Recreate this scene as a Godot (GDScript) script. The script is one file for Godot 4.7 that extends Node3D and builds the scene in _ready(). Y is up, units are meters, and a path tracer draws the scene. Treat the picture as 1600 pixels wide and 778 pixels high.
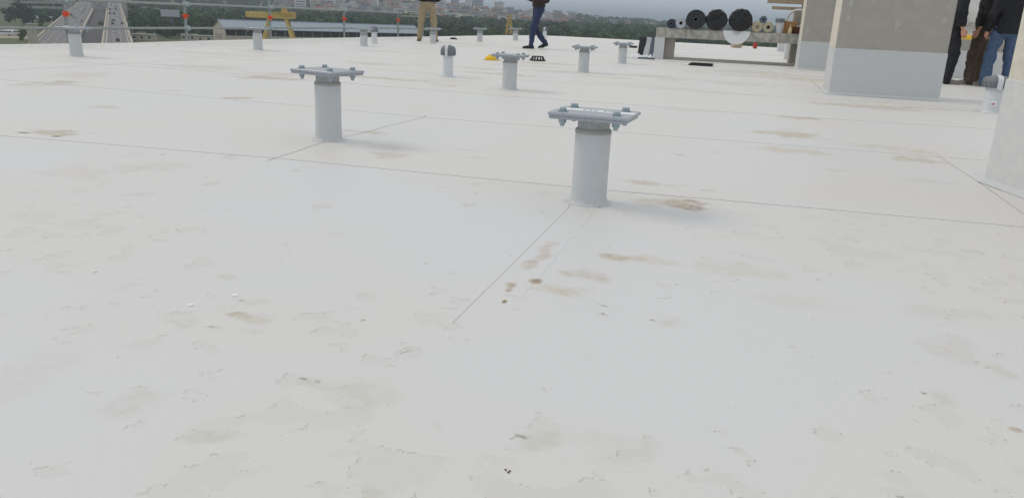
extends Node3D
# A white membrane roof with short bolted posts, pillars, roofing material and people,
# looking out over a motorway, a river wood and a city on a hillside.

var rng := RandomNumberGenerator.new()
var taken := {}
var M := {}

# ------------------------------------------------------------------ naming
func numbered(called: String) -> String:
	var n: int = taken.get(called, -1) + 1
	taken[called] = n
	return called if n == 0 else "%s_%03d" % [called, n]

func tag(o: Node, label := "", category := "", group := "", kind := ""):
	if label != "": o.set_meta("label", label)
	if category != "": o.set_meta("category", category)
	if group != "": o.set_meta("group", group)
	if kind != "": o.set_meta("kind", kind)
	return o

func base(called: String, at: Vector3, turn := 0.0, label := "", category := "", group := "") -> Node3D:
	var o := Node3D.new()
	o.name = numbered(called)
	add_child(o)
	o.position = at
	o.rotation.y = turn
	tag(o, label, category, group)
	return o

func part(called: String, mesh: Mesh, mat: Material, parent: Node, at := Vector3.ZERO) -> MeshInstance3D:
	var o := MeshInstance3D.new()
	o.name = numbered(called) if parent == self else called
	o.mesh = mesh
	o.material_override = mat
	parent.add_child(o, true)
	o.position = at
	return o

func copy_of(src: Node3D, at: Vector3, turn := 0.0, label := "", group := "") -> Node3D:
	var c: Node3D = src.duplicate()
	c.name = numbered(str(src.name).rstrip("0123456789").rstrip("_"))
	add_child(c)
	c.position = at
	c.rotation.y = turn
	if label != "": c.set_meta("label", label)
	if group != "": c.set_meta("group", group)
	return c

# ------------------------------------------------------------------ mesh helpers
func mb() -> SurfaceTool:
	var st := SurfaceTool.new()
	st.begin(Mesh.PRIMITIVE_TRIANGLES)
	st.set_smooth_group(-1)
	return st

func fin(st: SurfaceTool) -> ArrayMesh:
	st.generate_normals()
	return st.commit()

# a b c d counter-clockwise seen from outside
func quad(st: SurfaceTool, a: Vector3, b: Vector3, c: Vector3, d: Vector3):
	for v in [a, c, b, a, d, c]: st.add_vertex(v)

func tri(st: SurfaceTool, a: Vector3, b: Vector3, c: Vector3):
	for v in [a, c, b]: st.add_vertex(v)

# bevelled box; t places it
func bx(st: SurfaceTool, c: Vector3, s: Vector3, bev := 0.0, t := Basis.IDENTITY):
	st.set_smooth_group(-1)
	var h := s * 0.5
	if bev <= 0.0:
		var p := []
		for i in 8:
			p.append(c + t * Vector3(h.x * (1 if i & 1 else -1), h.y * (1 if i & 2 else -1), h.z * (1 if i & 4 else -1)))
		quad(st, p[4], p[5], p[7], p[6]); quad(st, p[1], p[0], p[2], p[3])
		quad(st, p[5], p[1], p[3], p[7]); quad(st, p[0], p[4], p[6], p[2])
		quad(st, p[6], p[7], p[3], p[2]); quad(st, p[0], p[1], p[5], p[4])
		return
	var b := minf(bev, minf(h.x, minf(h.y, h.z)) * 0.9)
	# three points for each corner: moved in along two of the axes
	var q := {}
	for i in 8:
		var sg := Vector3(1 if i & 1 else -1, 1 if i & 2 else -1, 1 if i & 4 else -1)
		for ax in 3:
			var v := Vector3.ZERO
			for k in 3: v[k] = sg[k] * (h[k] if k == ax else h[k] - b)
			q[i * 3 + ax] = c + t * v
	var cc := c
	var emit := func(pts: Array):
		var n: Vector3 = (pts[1] - pts[0]).cross(pts[2] - pts[0])
		var mid := Vector3.ZERO
		for v in pts: mid += v
		if n.dot(mid / pts.size() - cc) < 0: pts.reverse()
		if pts.size() == 4: quad(st, pts[0], pts[1], pts[2], pts[3])
		else: tri(st, pts[0], pts[1], pts[2])
	for ax in 3:
		var u := (ax + 1) % 3
		var w := (ax + 2) % 3
		for s2 in 2:
			var f := s2 << ax
			emit.call([q[f * 3 + ax], q[(f | 1 << u) * 3 + ax], q[(f | 1 << u | 1 << w) * 3 + ax], q[(f | 1 << w) * 3 + ax]])
		for s3 in 4:   # edges along axis ax
			var e := ((s3 & 1) << u) | ((s3 >> 1) << w)
			emit.call([q[e * 3 + u], q[(e | 1 << ax) * 3 + u], q[(e | 1 << ax) * 3 + w], q[e * 3 + w]])
	for i in 8: emit.call([q[i * 3], q[i * 3 + 1], q[i * 3 + 2]])

func box_mesh(s: Vector3, bev := 0.0, c := Vector3.ZERO) -> ArrayMesh:
	var st := mb(); bx(st, c, s, bev); return fin(st)

# lathe round y: prof = [Vector2(r, y)] from bottom to top
func lathe(st: SurfaceTool, prof: Array, n: int, c := Vector3.ZERO, t := Basis.IDENTITY, smooth := true):
	if smooth: st.set_smooth_group(1)
	else: st.set_smooth_group(-1)
	for i in prof.size() - 1:
		var p: Vector2 = prof[i]
		var q: Vector2 = prof[i + 1]
		for k in n:
			var a := TAU * k / n
			var b := TAU * (k + 1) / n
			var p0 := c + t * Vector3(p.x * cos(a), p.y, -p.x * sin(a))
			var p1 := c + t * Vector3(p.x * cos(b), p.y, -p.x * sin(b))
			var q0 := c + t * Vector3(q.x * cos(a), q.y, -q.x * sin(a))
			var q1 := c + t * Vector3(q.x * cos(b), q.y, -q.x * sin(b))
			if p.x < 0.0001: tri(st, p0, q1, q0)
			elif q.x < 0.0001: tri(st, p0, p1, q0)
			else: quad(st, p0, p1, q1, q0)

# hard-edged lathe: every band of the profile gets its own smooth group
func lathe_hard(st: SurfaceTool, prof: Array, n: int, c := Vector3.ZERO, t := Basis.IDENTITY):
	for i in prof.size() - 1:
		st.set_smooth_group(i + 2)
		var p: Vector2 = prof[i]
		var q: Vector2 = prof[i + 1]
		for k in n:
			var a := TAU * k / n
			var b := TAU * (k + 1) / n
			var p0 := c + t * Vector3(p.x * cos(a), p.y, -p.x * sin(a))
			var p1 := c + t * Vector3(p.x * cos(b), p.y, -p.x * sin(b))
			var q0 := c + t * Vector3(q.x * cos(a), q.y, -q.x * sin(a))
			var q1 := c + t * Vector3(q.x * cos(b), q.y, -q.x * sin(b))
			if p.x < 0.0001: tri(st, p0, q1, q0)
			elif q.x < 0.0001: tri(st, p0, p1, q0)
			else: quad(st, p0, p1, q1, q0)

func lathe_mesh(prof: Array, n: int, hard := false) -> ArrayMesh:
	var st := mb()
	if hard: lathe_hard(st, prof, n)
	else: lathe(st, prof, n)
	return fin(st)

func turned(d: Vector3) -> Basis:   # a basis whose y runs along d
	var y := d.normalized()
	var x := y.cross(Vector3(0.31, 0.2, 0.93)).normalized()
	if x.length() < 0.1: x = y.cross(Vector3.RIGHT).normalized()
	return Basis(x, y, x.cross(y))

func rod(st: SurfaceTool, a: Vector3, b: Vector3, ra: float, rb := -1.0, n := 12):
	if rb < 0: rb = ra
	var l := a.distance_to(b)
	lathe_hard(st, [Vector2(0, 0), Vector2(ra, 0), Vector2(rb, l), Vector2(0, l)], n, a, turned(b - a))

func rod_mesh(a: Vector3, b: Vector3, ra: float, rb := -1.0, n := 12) -> ArrayMesh:
	var st := mb(); rod(st, a, b, ra, rb, n); return fin(st)

func tube(st: SurfaceTool, pts: Array, r: float, n := 10):
	st.set_smooth_group(1)
	var rings := []
	for i in pts.size():
		var d: Vector3 = pts[mini(i + 1, pts.size() - 1)] - pts[maxi(i - 1, 0)]
		var t := turned(d)
		var ring := []
		for k in n: ring.append(pts[i] + t * Vector3(cos(TAU * k / n), 0, -sin(TAU * k / n)) * r)
		rings.append(ring)
	for i in pts.size() - 1:
		for k in n:
			var k2 := (k + 1) % n
			quad(st, rings[i][k], rings[i][k2], rings[i + 1][k2], rings[i + 1][k])

# polygon (x, z) pulled up from y0 to y1
func prism(st: SurfaceTool, poly: PackedVector2Array, y0: float, y1: float):
	st.set_smooth_group(-1)
	var p := poly
	if Geometry2D.is_polygon_clockwise(p): p = p.duplicate(); p.reverse()
	var idx := Geometry2D.triangulate_polygon(p)
	for i in range(0, idx.size(), 3):
		for yy in [y1, y0]:
			var a := Vector3(p[idx[i]].x, yy, p[idx[i]].y)
			var b := Vector3(p[idx[i + 1]].x, yy, p[idx[i + 1]].y)
			var c := Vector3(p[idx[i + 2]].x, yy, p[idx[i + 2]].y)
			var up := (b - a).cross(c - a).y > 0
			if up == (yy == y1): tri(st, a, b, c)
			else: tri(st, a, c, b)
	for i in p.size():
		var a2 := p[i]
		var b2 := p[(i + 1) % p.size()]
		var q0 := Vector3(a2.x, y0, a2.y)
		var q1 := Vector3(b2.x, y0, b2.y)
		var n := (q1 - q0).cross(Vector3.UP)
		var mid := (a2 + b2) * 0.5 + Vector2(n.x, n.z).normalized() * 0.0004
		if Geometry2D.is_point_in_polygon(mid, p): quad(st, q1, q0, q0 + Vector3.UP * (y1 - y0), q1 + Vector3.UP * (y1 - y0))
		else: quad(st, q0, q1, q1 + Vector3.UP * (y1 - y0), q0 + Vector3.UP * (y1 - y0))

# ------------------------------------------------------------------ materials
func noise(seed_: int, freq: float, oct := 4, type := FastNoiseLite.TYPE_SIMPLEX_SMOOTH) -> FastNoiseLite:
	var n := FastNoiseLite.new()
	n.seed = seed_
	n.noise_type = type
	n.frequency = freq
	n.fractal_octaves = oct
	return n

func srgb(r: float, g: float, b: float) -> Color: return Color(r, g, b).linear_to_srgb()

func mat(c: Color, rough := 0.8, metal := 0.0, spec := 0.5) -> StandardMaterial3D:
	var m := StandardMaterial3D.new()
	m.albedo_color = c
	m.roughness = rough
	m.metallic = metal
	m.metallic_specular = spec
	return m

# mottled material: noise ramp between two colours, in world or object space
func mottled(a: Color, b: Color, scale: float, rough := 0.85, seed_ := 1, relief := 0.0, metal := 0.0, freq := 0.02) -> StandardMaterial3D:
	var m := mat(Color.WHITE, rough, metal)
	var w := 384
	var im := noise(seed_, freq, 5).get_seamless_image(w, w)
	im.convert(Image.FORMAT_L8)
	var d := im.get_data()
	var out := PackedByteArray()
	out.resize(w * w * 3)
	var fine := noise(seed_ + 50, 0.25, 2).get_seamless_image(w, w)
	fine.convert(Image.FORMAT_L8)
	var fd := fine.get_data()
	for i in w * w:
		var t := clampf((d[i] / 255.0 - 0.5) * 1.5 + 0.5 + (fd[i] / 255.0 - 0.5) * 0.35, 0.0, 1.0)
		var c := a.lerp(b, t)
		out[i * 3] = int(c.r * 255); out[i * 3 + 1] = int(c.g * 255); out[i * 3 + 2] = int(c.b * 255)
	m.albedo_texture = ImageTexture.create_from_image(Image.create_from_data(w, w, false, Image.FORMAT_RGB8, out))
	m.uv1_triplanar = true
	m.uv1_scale = Vector3.ONE * scale
	if relief > 0:
		fine.bump_map_to_normal_map(3.0)
		m.normal_enabled = true
		m.normal_texture = ImageTexture.create_from_image(fine)
		m.normal_scale = relief
	return m

# ------------------------------------------------------------------ membrane textures
# one texture for a rectangle of the roof: patches of thin film, dirt, stains of dried water
func blotch(px: PackedByteArray, w: int, h: int, rect: Rect2, x: float, z: float, rx: float, rz: float, col: Color, amount: float, nz: FastNoiseLite, ang := 0.2):
	var x0 := int((x - rx * 2 - rect.position.x) / rect.size.x * w)
	var x1 := int((x + rx * 2 - rect.position.x) / rect.size.x * w)
	var z0 := int((z - rz * 2 - rect.position.y) / rect.size.y * h)
	var z1 := int((z + rz * 2 - rect.position.y) / rect.size.y * h)
	var ca := cos(ang)
	var sa := sin(ang)
	for j in range(maxi(z0, 0), mini(z1, h)):
		for i in range(maxi(x0, 0), mini(x1, w)):
			var wx := rect.position.x + rect.size.x * i / w
			var wz := rect.position.y + rect.size.y * j / h
			var dx := wx - x
			var dz := wz - z
			var u := (dx * ca + dz * sa) / rx
			var v := (-dx * sa + dz * ca) / rz
			var n := nz.get_noise_2d(wx * 100.0, wz * 100.0)
			var r := sqrt(u * u + v * v) + n * 0.75
			if r > 1.0: continue
			var k := smoothstep(1.0, 0.45, r) * amount * (0.55 + 0.9 * maxf(0.0, 0.4 + nz.get_noise_2d(wx * 420.0 + 99, wz * 420.0)))
			if r > 0.8: k += amount * 0.12      # the rim a drying puddle leaves
			k = clampf(k * 0.72, 0.0, 0.85)
			var o := (j * w + i) * 3
			px[o] = int(lerpf(px[o], col.r * 255, k)); px[o + 1] = int(lerpf(px[o + 1], col.g * 255, k)); px[o + 2] = int(lerpf(px[o + 2], col.b * 255, k))

# a thin dark scratch or lifted flake edge
func stroke(px: PackedByteArray, hp: PackedByteArray, w: int, h: int, rect: Rect2, x: float, z: float, length: float, ang: float, bend: float, thick: float, col: Color, amount: float):
	var n := int(length / 0.0025)
	for s in n:
		var t := float(s) / n - 0.5
		var a := ang + bend * t
		var wx := x + cos(a) * length * t + sin(t * 37.0 + x * 90.0) * 0.0016
		var wz := z + sin(a) * length * t + bend * length * t * t * 0.8 + sin(t * 23.0 + z * 70.0) * 0.0022
		var i := int((wx - rect.position.x) / rect.size.x * w)
		var j := int((wz - rect.position.y) / rect.size.y * h)
		var r := maxi(0, int(thick / rect.size.x * w * (1.0 - absf(t) * 1.4)))
		for dj in range(-r, r + 1):
			for di in range(-r, r + 1):
				var ii := i + di
				var jj := j + dj
				if ii < 0 or jj < 0 or ii >= w or jj >= h: continue
				var o := (jj * w + ii) * 3
				px[o] = int(lerpf(px[o], col.r * 255, amount)); px[o + 1] = int(lerpf(px[o + 1], col.g * 255, amount)); px[o + 2] = int(lerpf(px[o + 2], col.b * 255, amount))
				hp[jj * w + ii] = mini(255, hp[jj * w + ii] + 26)

func membrane(rect: Rect2, w: int, h: int, seed_: int, patchy: float, dust: Vector3, stains: Array, strokes: int) -> StandardMaterial3D:
	var mpp := rect.size.x / w            # metres per pixel
	var hw := w / 2
	var hh := h / 2
	var big := noise(seed_, mpp * 2 * 0.55, 3).get_image(hw, hh)
	big.convert(Image.FORMAT_L8); big.resize(w, h, Image.INTERPOLATE_BILINEAR)
	var np := noise(seed_ + 1, mpp * 5.5, 4)
	np.domain_warp_enabled = true
	np.domain_warp_amplitude = 0.05 / mpp
	np.domain_warp_frequency = mpp * 11.0
	np.domain_warp_fractal_octaves = 3
	var mid := np.get_image(w, h)
	mid.convert(Image.FORMAT_L8)
	var fine := noise(seed_ + 2, 0.22, 2).get_seamless_image(512, 512)
	fine.convert(Image.FORMAT_L8)
	var bd := big.get_data()
	var md := mid.get_data()
	var fd := fine.get_data()
	var px := PackedByteArray()
	px.resize(w * h * 3)
	var hp := PackedByteArray()
	hp.resize(w * h)
	var cool := Vector3(218, 218, 219) + dust
	var warm := Vector3(219, 217, 215) + dust
	var bare := Vector3(212, 210, 206) + dust
	for j in h:
		var row := j * w
		var frow := (j & 511) << 9
		var crow := ((j >> 2) & 511) << 9
		# the film has come off most where people walk, along the near strip
		var away := int(maxf(0.0, -(rect.position.y + rect.size.y * j / h) - 1.4) * 20.0)
		for i in w:
			var o := row + i
			var m := md[o]
			var b := bd[o]
			var f := fd[frow + (i & 511)]
			var cf := fd[crow + ((i >> 2) & 511)]
			var t := clampf((b - 92) * 0.012, 0.0, 0.9)
			var g := (f - 128) * 0.02
			var c := cool.lerp(warm, t) + Vector3(g, g, g)
			var up := 100 + (f >> 5) + (b >> 3) + (cf >> 4)
			var thr := 180 + away - int((b - 128) * 0.62)
			if patchy > 0.0 and m > thr:
				c = c.lerp(bare, patchy * clampf((m - thr) * 0.04, 0.10, 0.6))
				up -= 9
				if j > 3 and i > 3 and md[o - w - 1] <= thr:      # darker brown line along the far left rim of a patch
					var e := clampf((cf - 122) * 0.009, 0.0, 0.36) * patchy
					c = c.lerp(Vector3(140, 134, 116), e)
			px[o * 3] = int(c.x); px[o * 3 + 1] = int(c.y); px[o * 3 + 2] = int(c.z)
			hp[o] = clampi(up, 0, 255)
	var sn := noise(seed_ + 7, 0.055, 3)
	for s in stains:
		blotch(px, w, h, rect, s[0], s[1], s[2], s[3], s[4], s[5], sn, s[6] if s.size() > 6 else 0.2)
	var r2 := RandomNumberGenerator.new()
	r2.seed = seed_ * 31
	for s in strokes:
		var x := r2.randf_range(rect.position.x, rect.end.x)
		var z := rect.end.y - rect.size.y * pow(r2.randf(), 1.5)
		var tone := r2.randf()
		stroke(px, hp, w, h, rect, x, z, minf(0.008 + 0.02 * absf(r2.randfn()), 0.05), r2.randf_range(-0.7, 0.9), r2.randf_range(-1.1, 1.1), 0.0045 * r2.randf_range(0.4, 1.0), Color8(150, 145, 130) if tone < 0.75 else Color8(112, 108, 98), r2.randf_range(0.12, 0.36))
		if tone < 0.35:                  # the flake that came off beside it
			var fr := r2.randf_range(0.012, 0.05)
			blotch(px, w, h, rect, x + fr * 0.7, z + fr * 0.4, fr * 1.3, fr * 0.8, Color8(203, 202, 191), 0.75, sn, r2.randf() * 3.0)
	var m2 := mat(Color.WHITE, 0.5, 0.0, 0.45)
	m2.albedo_texture = ImageTexture.create_from_image(Image.create_from_data(w, h, false, Image.FORMAT_RGB8, px))
	var him := Image.create_from_data(w, h, false, Image.FORMAT_L8, hp)
	him.bump_map_to_normal_map(2.2)
	m2.normal_enabled = true
	m2.normal_texture = ImageTexture.create_from_image(him)
	m2.normal_scale = 0.8
	return m2

# ------------------------------------------------------------------ figures: smooth-joined tapered capsules meshed as surface nets
func field_mesh(st: SurfaceTool, bones: Array, cell: float, blend: float, crumple := 0.0, flat_y := -1e9, seed_ := 1):
	var lo := Vector3.ONE * 1e9
	var hi := -lo
	for b in bones:
		var r: float = maxf(b[2], b[3]) + blend * 0.5 + cell * 2 + crumple
		for p in [b[0], b[1]]:
			lo = lo.min(p - Vector3.ONE * r); hi = hi.max(p + Vector3.ONE * r)
	var n := Vector3i(((hi - lo) / cell).ceil()) + Vector3i.ONE
	var f := PackedFloat32Array()
	f.resize(n.x * n.y * n.z)
	f.fill(1.0)
	var nz := noise(seed_, 5.5, 3)
	for b in bones:
		var A: Vector3 = b[0]
		var B: Vector3 = b[1]
		var ra: float = b[2]
		var rb: float = b[3]
		var sq: Vector3 = b[4] if b.size() > 4 else Vector3.ONE     # flattening
		var pad := Vector3.ONE * (maxf(ra, rb) * maxf(1.0, maxf(sq.x, maxf(sq.y, sq.z))) + blend + cell * 2.5)
		var i0 := Vector3i(((A.min(B) - pad - lo) / cell).floor()).clamp(Vector3i.ZERO, n - Vector3i.ONE)
		var i1 := Vector3i(((A.max(B) + pad - lo) / cell).ceil()).clamp(Vector3i.ZERO, n - Vector3i.ONE)
		var ab := (B - A) / sq
		var l2 := maxf(ab.length_squared(), 1e-9)
		for z in range(i0.z, i1.z + 1):
			for y in range(i0.y, i1.y + 1):
				var at := (z * n.y + y) * n.x
				for x in range(i0.x, i1.x + 1):
					var p := (lo + Vector3(x, y, z) * cell - A) / sq
					var t := clampf(p.dot(ab) / l2, 0.0, 1.0)
					var d := (p - ab * t).length() - lerpf(ra, rb, t)
					var e := f[at + x]
					var h := maxf(blend - absf(d - e), 0.0) / blend
					f[at + x] = minf(d, e) - h * h * blend * 0.25
	for z in n.z:
		for y in n.y:
			var at := (z * n.y + y) * n.x
			var wy := lo.y + y * cell
			for x in n.x:
				if absf(f[at + x]) < 0.05:
					if crumple > 0: f[at + x] += nz.get_noise_3d(lo.x + x * cell, wy * 1.25, lo.z + z * cell) * crumple
				f[at + x] = maxf(f[at + x], flat_y - wy)
	var id := PackedInt32Array()
	id.resize(n.x * n.y * n.z)
	id.fill(-1)
	var vs := PackedVector3Array()
	var dx := 1
	var dy := n.x
	var dz := n.x * n.y
	var co := [0, dx, dy, dx + dy, dz, dx + dz, dy + dz, dx + dy + dz]
	var cp := [Vector3(0, 0, 0), Vector3(1, 0, 0), Vector3(0, 1, 0), Vector3(1, 1, 0), Vector3(0, 0, 1), Vector3(1, 0, 1), Vector3(0, 1, 1), Vector3(1, 1, 1)]
	var ed := [[0, 1], [2, 3], [4, 5], [6, 7], [0, 2], [1, 3], [4, 6], [5, 7], [0, 4], [1, 5], [2, 6], [3, 7]]
	for z in n.z - 1:
		for y in n.y - 1:
			for x in n.x - 1:
				var at := (z * n.y + y) * n.x + x
				if absf(f[at]) > cell * 2.2: continue
				var s := 0
				for k in 8:
					if f[at + co[k]] < 0: s += 1
				if s == 0 or s == 8: continue
				var sum := Vector3.ZERO
				var c := 0
				for e in ed:
					var a: float = f[at + co[e[0]]]
					var b: float = f[at + co[e[1]]]
					if (a < 0) != (b < 0):
						sum += (cp[e[0]] as Vector3).lerp(cp[e[1]], a / (a - b))
						c += 1
				id[at] = vs.size()
				vs.append(lo + (Vector3(x, y, z) + sum / c) * cell)
	st.set_smooth_group(1)
	for z in range(1, n.z - 1):
		for y in range(1, n.y - 1):
			for x in range(1, n.x - 1):
				var at := (z * n.y + y) * n.x + x
				if absf(f[at]) > cell * 2.2: continue
				var inside := f[at] < 0
				for ax in 3:
					var d0: int = [dx, dy, dz][ax]
					if (f[at + d0] < 0) == inside: continue
					var d1: int = [dy, dz, dx][ax]
					var d2: int = [dz, dx, dy][ax]
					var i0 := id[at]
					var i1 := id[at - d1]
					var i2 := id[at - d1 - d2]
					var i3 := id[at - d2]
					if i0 < 0 or i1 < 0 or i2 < 0 or i3 < 0: continue
					if inside: quad(st, vs[i0], vs[i1], vs[i2], vs[i3])
					else: quad(st, vs[i3], vs[i2], vs[i1], vs[i0])

# joints: a dictionary in the figure's own frame (x to its left side, y up, z ahead)
func hand_bones(wrist: Vector3, dir: Vector3, palm_n: Vector3, side: float) -> Array:
	var d := dir.normalized()
	var w := palm_n.cross(d).normalized() * side
	var out := [[wrist, wrist + d * 0.08, 0.021, 0.027, Vector3.ONE]]
	out.append([wrist + d * 0.03 - w * 0.018, wrist + d * 0.085 - w * 0.024, 0.016, 0.015])
	out.append([wrist + d * 0.03 + w * 0.018, wrist + d * 0.085 + w * 0.024, 0.016, 0.015])
	var lens := [0.068, 0.078, 0.073, 0.056]
	for k in 4:
		var root := wrist + d * 0.088 + w * (0.030 - 0.020 * k)
		var m: Vector3 = root + (d * 0.9 + palm_n * 0.35) * lens[k] * 0.5
		var e: Vector3 = m + (d * 0.6 + palm_n * 0.75) * lens[k] * 0.5
		out.append([root, m, 0.0095, 0.0085]); out.append([m, e, 0.0085, 0.007])
	var tr := wrist + d * 0.028 + w * 0.026
	var tm := tr + (d * 0.6 + w * 0.6 + palm_n * 0.35) * 0.038
	out.append([tr, tm, 0.012, 0.0105]); out.append([tm, tm + (d * 0.9 + palm_n * 0.3) * 0.03, 0.0105, 0.008])
	return out

func person(at: Vector3, turn: float, J: Dictionary, look: Dictionary, label: String, group: String):
	var o := base("person", at, turn, label, "person", group)
	var pel: Vector3 = J.pelvis
	var ch: Vector3 = J.chest
	var nk: Vector3 = ch + Vector3(0, 0.17, 0.0)
	var hd: Vector3 = nk + Vector3(0, 0.165, 0.025)
	var hip := [pel + Vector3(0.09, -0.02, 0), pel + Vector3(-0.09, -0.02, 0)]
	var sh := [ch + Vector3(0.185, 0.10, 0), ch + Vector3(-0.185, 0.10, 0)]
	# body: one surface from head to ankles, hands on their own finer grid
	var st := mb()
	var bb := [[pel, pel + Vector3(0, 0.10, 0), 0.10, 0.10, Vector3(1.15, 1, 0.85)], [pel + Vector3(0, 0.1, 0), ch, 0.10, 0.12, Vector3(1.15, 1, 0.85)],
		[ch, ch + Vector3(0, 0.1, 0), 0.13, 0.08, Vector3(1.3, 1, 0.85)], [ch + Vector3(0, 0.06, 0), nk + Vector3(0, 0.05, 0), 0.065, 0.056]]
	for s in 2:
		bb.append([hip[s], J.knee[s], 0.070, 0.045]); bb.append([J.knee[s], J.ankle[s], 0.046, 0.034])
		bb.append([sh[s], J.elbow[s], 0.042, 0.034]); bb.append([J.elbow[s], J.wrist[s], 0.034, 0.024])
		bb.append([ch + Vector3(0, 0.09, 0), sh[s], 0.07, 0.06])
	field_mesh(st, bb, 0.016, 0.05)
	var hb := [[nk, hd - Vector3(0, 0.03, 0.02), 0.056, 0.056], [hd + Vector3(0, 0.03, -0.015), hd + Vector3(0, 0.03, -0.0), 0.095, 0.09, Vector3(0.84, 1.1, 1)],
		[hd + Vector3(0, -0.05, 0.03), hd + Vector3(0, -0.085, 0.06), 0.058, 0.03, Vector3(1.05, 1, 1)], [hd + Vector3(0, 0.015, 0.088), hd + Vector3(0, -0.025, 0.108), 0.009, 0.014],
		[hd + Vector3(0.078, 0.0, -0.01), hd + Vector3(0.08, -0.035, -0.005), 0.014, 0.01], [hd + Vector3(-0.078, 0.0, -0.01), hd + Vector3(-0.08, -0.035, -0.005), 0.014, 0.01],
		[hd + Vector3(-0.018, -0.06, 0.086), hd + Vector3(0.018, -0.06, 0.086), 0.008, 0.008]]
	field_mesh(st, hb, 0.007, 0.02)
	for s in 2:
		var dirv: Vector3 = (J.wrist[s] - J.elbow[s]).normalized()
		if J.has("hand"): dirv = J.hand[s]
		field_mesh(st, hand_bones(J.wrist[s], dirv, (J.palm[s] as Vector3).normalized(), 1.0 if s == 0 else -1.0), 0.0055, 0.008)
	part("body", fin(st), M.skin, o)
	for s in 2:
		var e := mb(); lathe(e, [Vector2(0, -0.011), Vector2(0.008, -0.008), Vector2(0.011, 0), Vector2(0.008, 0.008), Vector2(0, 0.011)], 8, hd + Vector3(0.031 * (1 - 2 * s), 0.018, 0.079))
		part("eye", fin(e), M.black_plastic, o)
	st = mb()
	field_mesh(st, [[hd + Vector3(0, 0.06, -0.025), hd + Vector3(0, 0.055, 0.01), 0.095, 0.088, Vector3(0.88, 1, 1.05)], [hd + Vector3(0, 0.02, -0.05), hd + Vector3(0, -0.04, -0.055), 0.075, 0.055]], 0.009, 0.03, 0.006)
	part("hair", fin(st), look.hair, o)
	# trousers
	st = mb()
	var tb := [[pel + Vector3(0, 0.09, 0), pel + Vector3(0, 0.0, 0), 0.125, 0.135, Vector3(1.2, 1, 0.9)]]
	for s in 2:
		tb.append([hip[s], J.knee[s], 0.10, look.knee_r]); tb.append([J.knee[s], J.ankle[s] + Vector3(0, -0.03, 0), look.knee_r, look.hem_r])
	field_mesh(st, tb, 0.0115, 0.035, 0.024, -1e9, int(at.x * 10) + 3)
	part("trousers", fin(st), look.trousers, o)
	# jacket
	st = mb()
	var hem: Vector3 = pel + Vector3(0, look.hem_y, 0)
	var jb := [[hem + Vector3(0, 0.13, 0), ch, 0.145, 0.150, Vector3(1.22, 1, 0.92)], [hem + Vector3(0, 0.03, 0), hem + Vector3(0, 0.2, 0), 0.165, 0.15, Vector3(1.2, 0.5, 0.92)],
		[ch, ch + Vector3(0, 0.1, 0), 0.15, 0.09, Vector3(1.3, 1, 0.9)], [ch + Vector3(0, 0.12, -0.01), nk + Vector3(0, 0.0, -0.01), 0.085, 0.07]]
	for s in 2:
		jb.append([ch + Vector3(0, 0.09, 0), sh[s], 0.085, 0.08])
		jb.append([sh[s], J.elbow[s], 0.075, 0.062]); jb.append([J.elbow[s], (J.elbow[s] as Vector3).lerp(J.wrist[s], 0.93), 0.062, 0.045])
	field_mesh(st, jb, 0.014, 0.045, 0.02, hem.y, int(at.x * 7) + 5)
	part("jacket", fin(st), look.jacket, o)
	# shoes
	for s in 2:
		var an: Vector3 = J.ankle[s]
		var toe: Vector3 = J.toe[s]
		var heel := an + (an - toe).slide(Vector3.UP).normalized() * 0.045 + Vector3(0, -0.062 + J.lift[s], 0)
		st = mb()
		field_mesh(st, [[an + Vector3(0, look.boot, 0), an + Vector3(0, -0.04, 0), 0.050, 0.046], [heel + Vector3(0, 0.02, 0), heel.lerp(toe, 0.6), 0.042, 0.045], [heel.lerp(toe, 0.6), toe, 0.045, 0.033, Vector3(1.1, 0.9, 1)]], 0.009, 0.03, 0.004, minf(heel.y, toe.y) - 0.018)
		var shoe := part("shoe", fin(st), look.shoe, o)
		st = mb()
		field_mesh(st, [[heel + Vector3(0, -0.012, 0), heel.lerp(toe, 0.6) + Vector3(0, -0.014, 0), 0.047, 0.05, Vector3(1, 0.34, 1)], [heel.lerp(toe, 0.6) + Vector3(0, -0.014, 0), toe + Vector3(0, -0.014, 0), 0.05, 0.036, Vector3(1.1, 0.34, 1)]], 0.008, 0.02, 0.0)
		part("sole", fin(st), look.sole, shoe)
	return o

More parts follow.
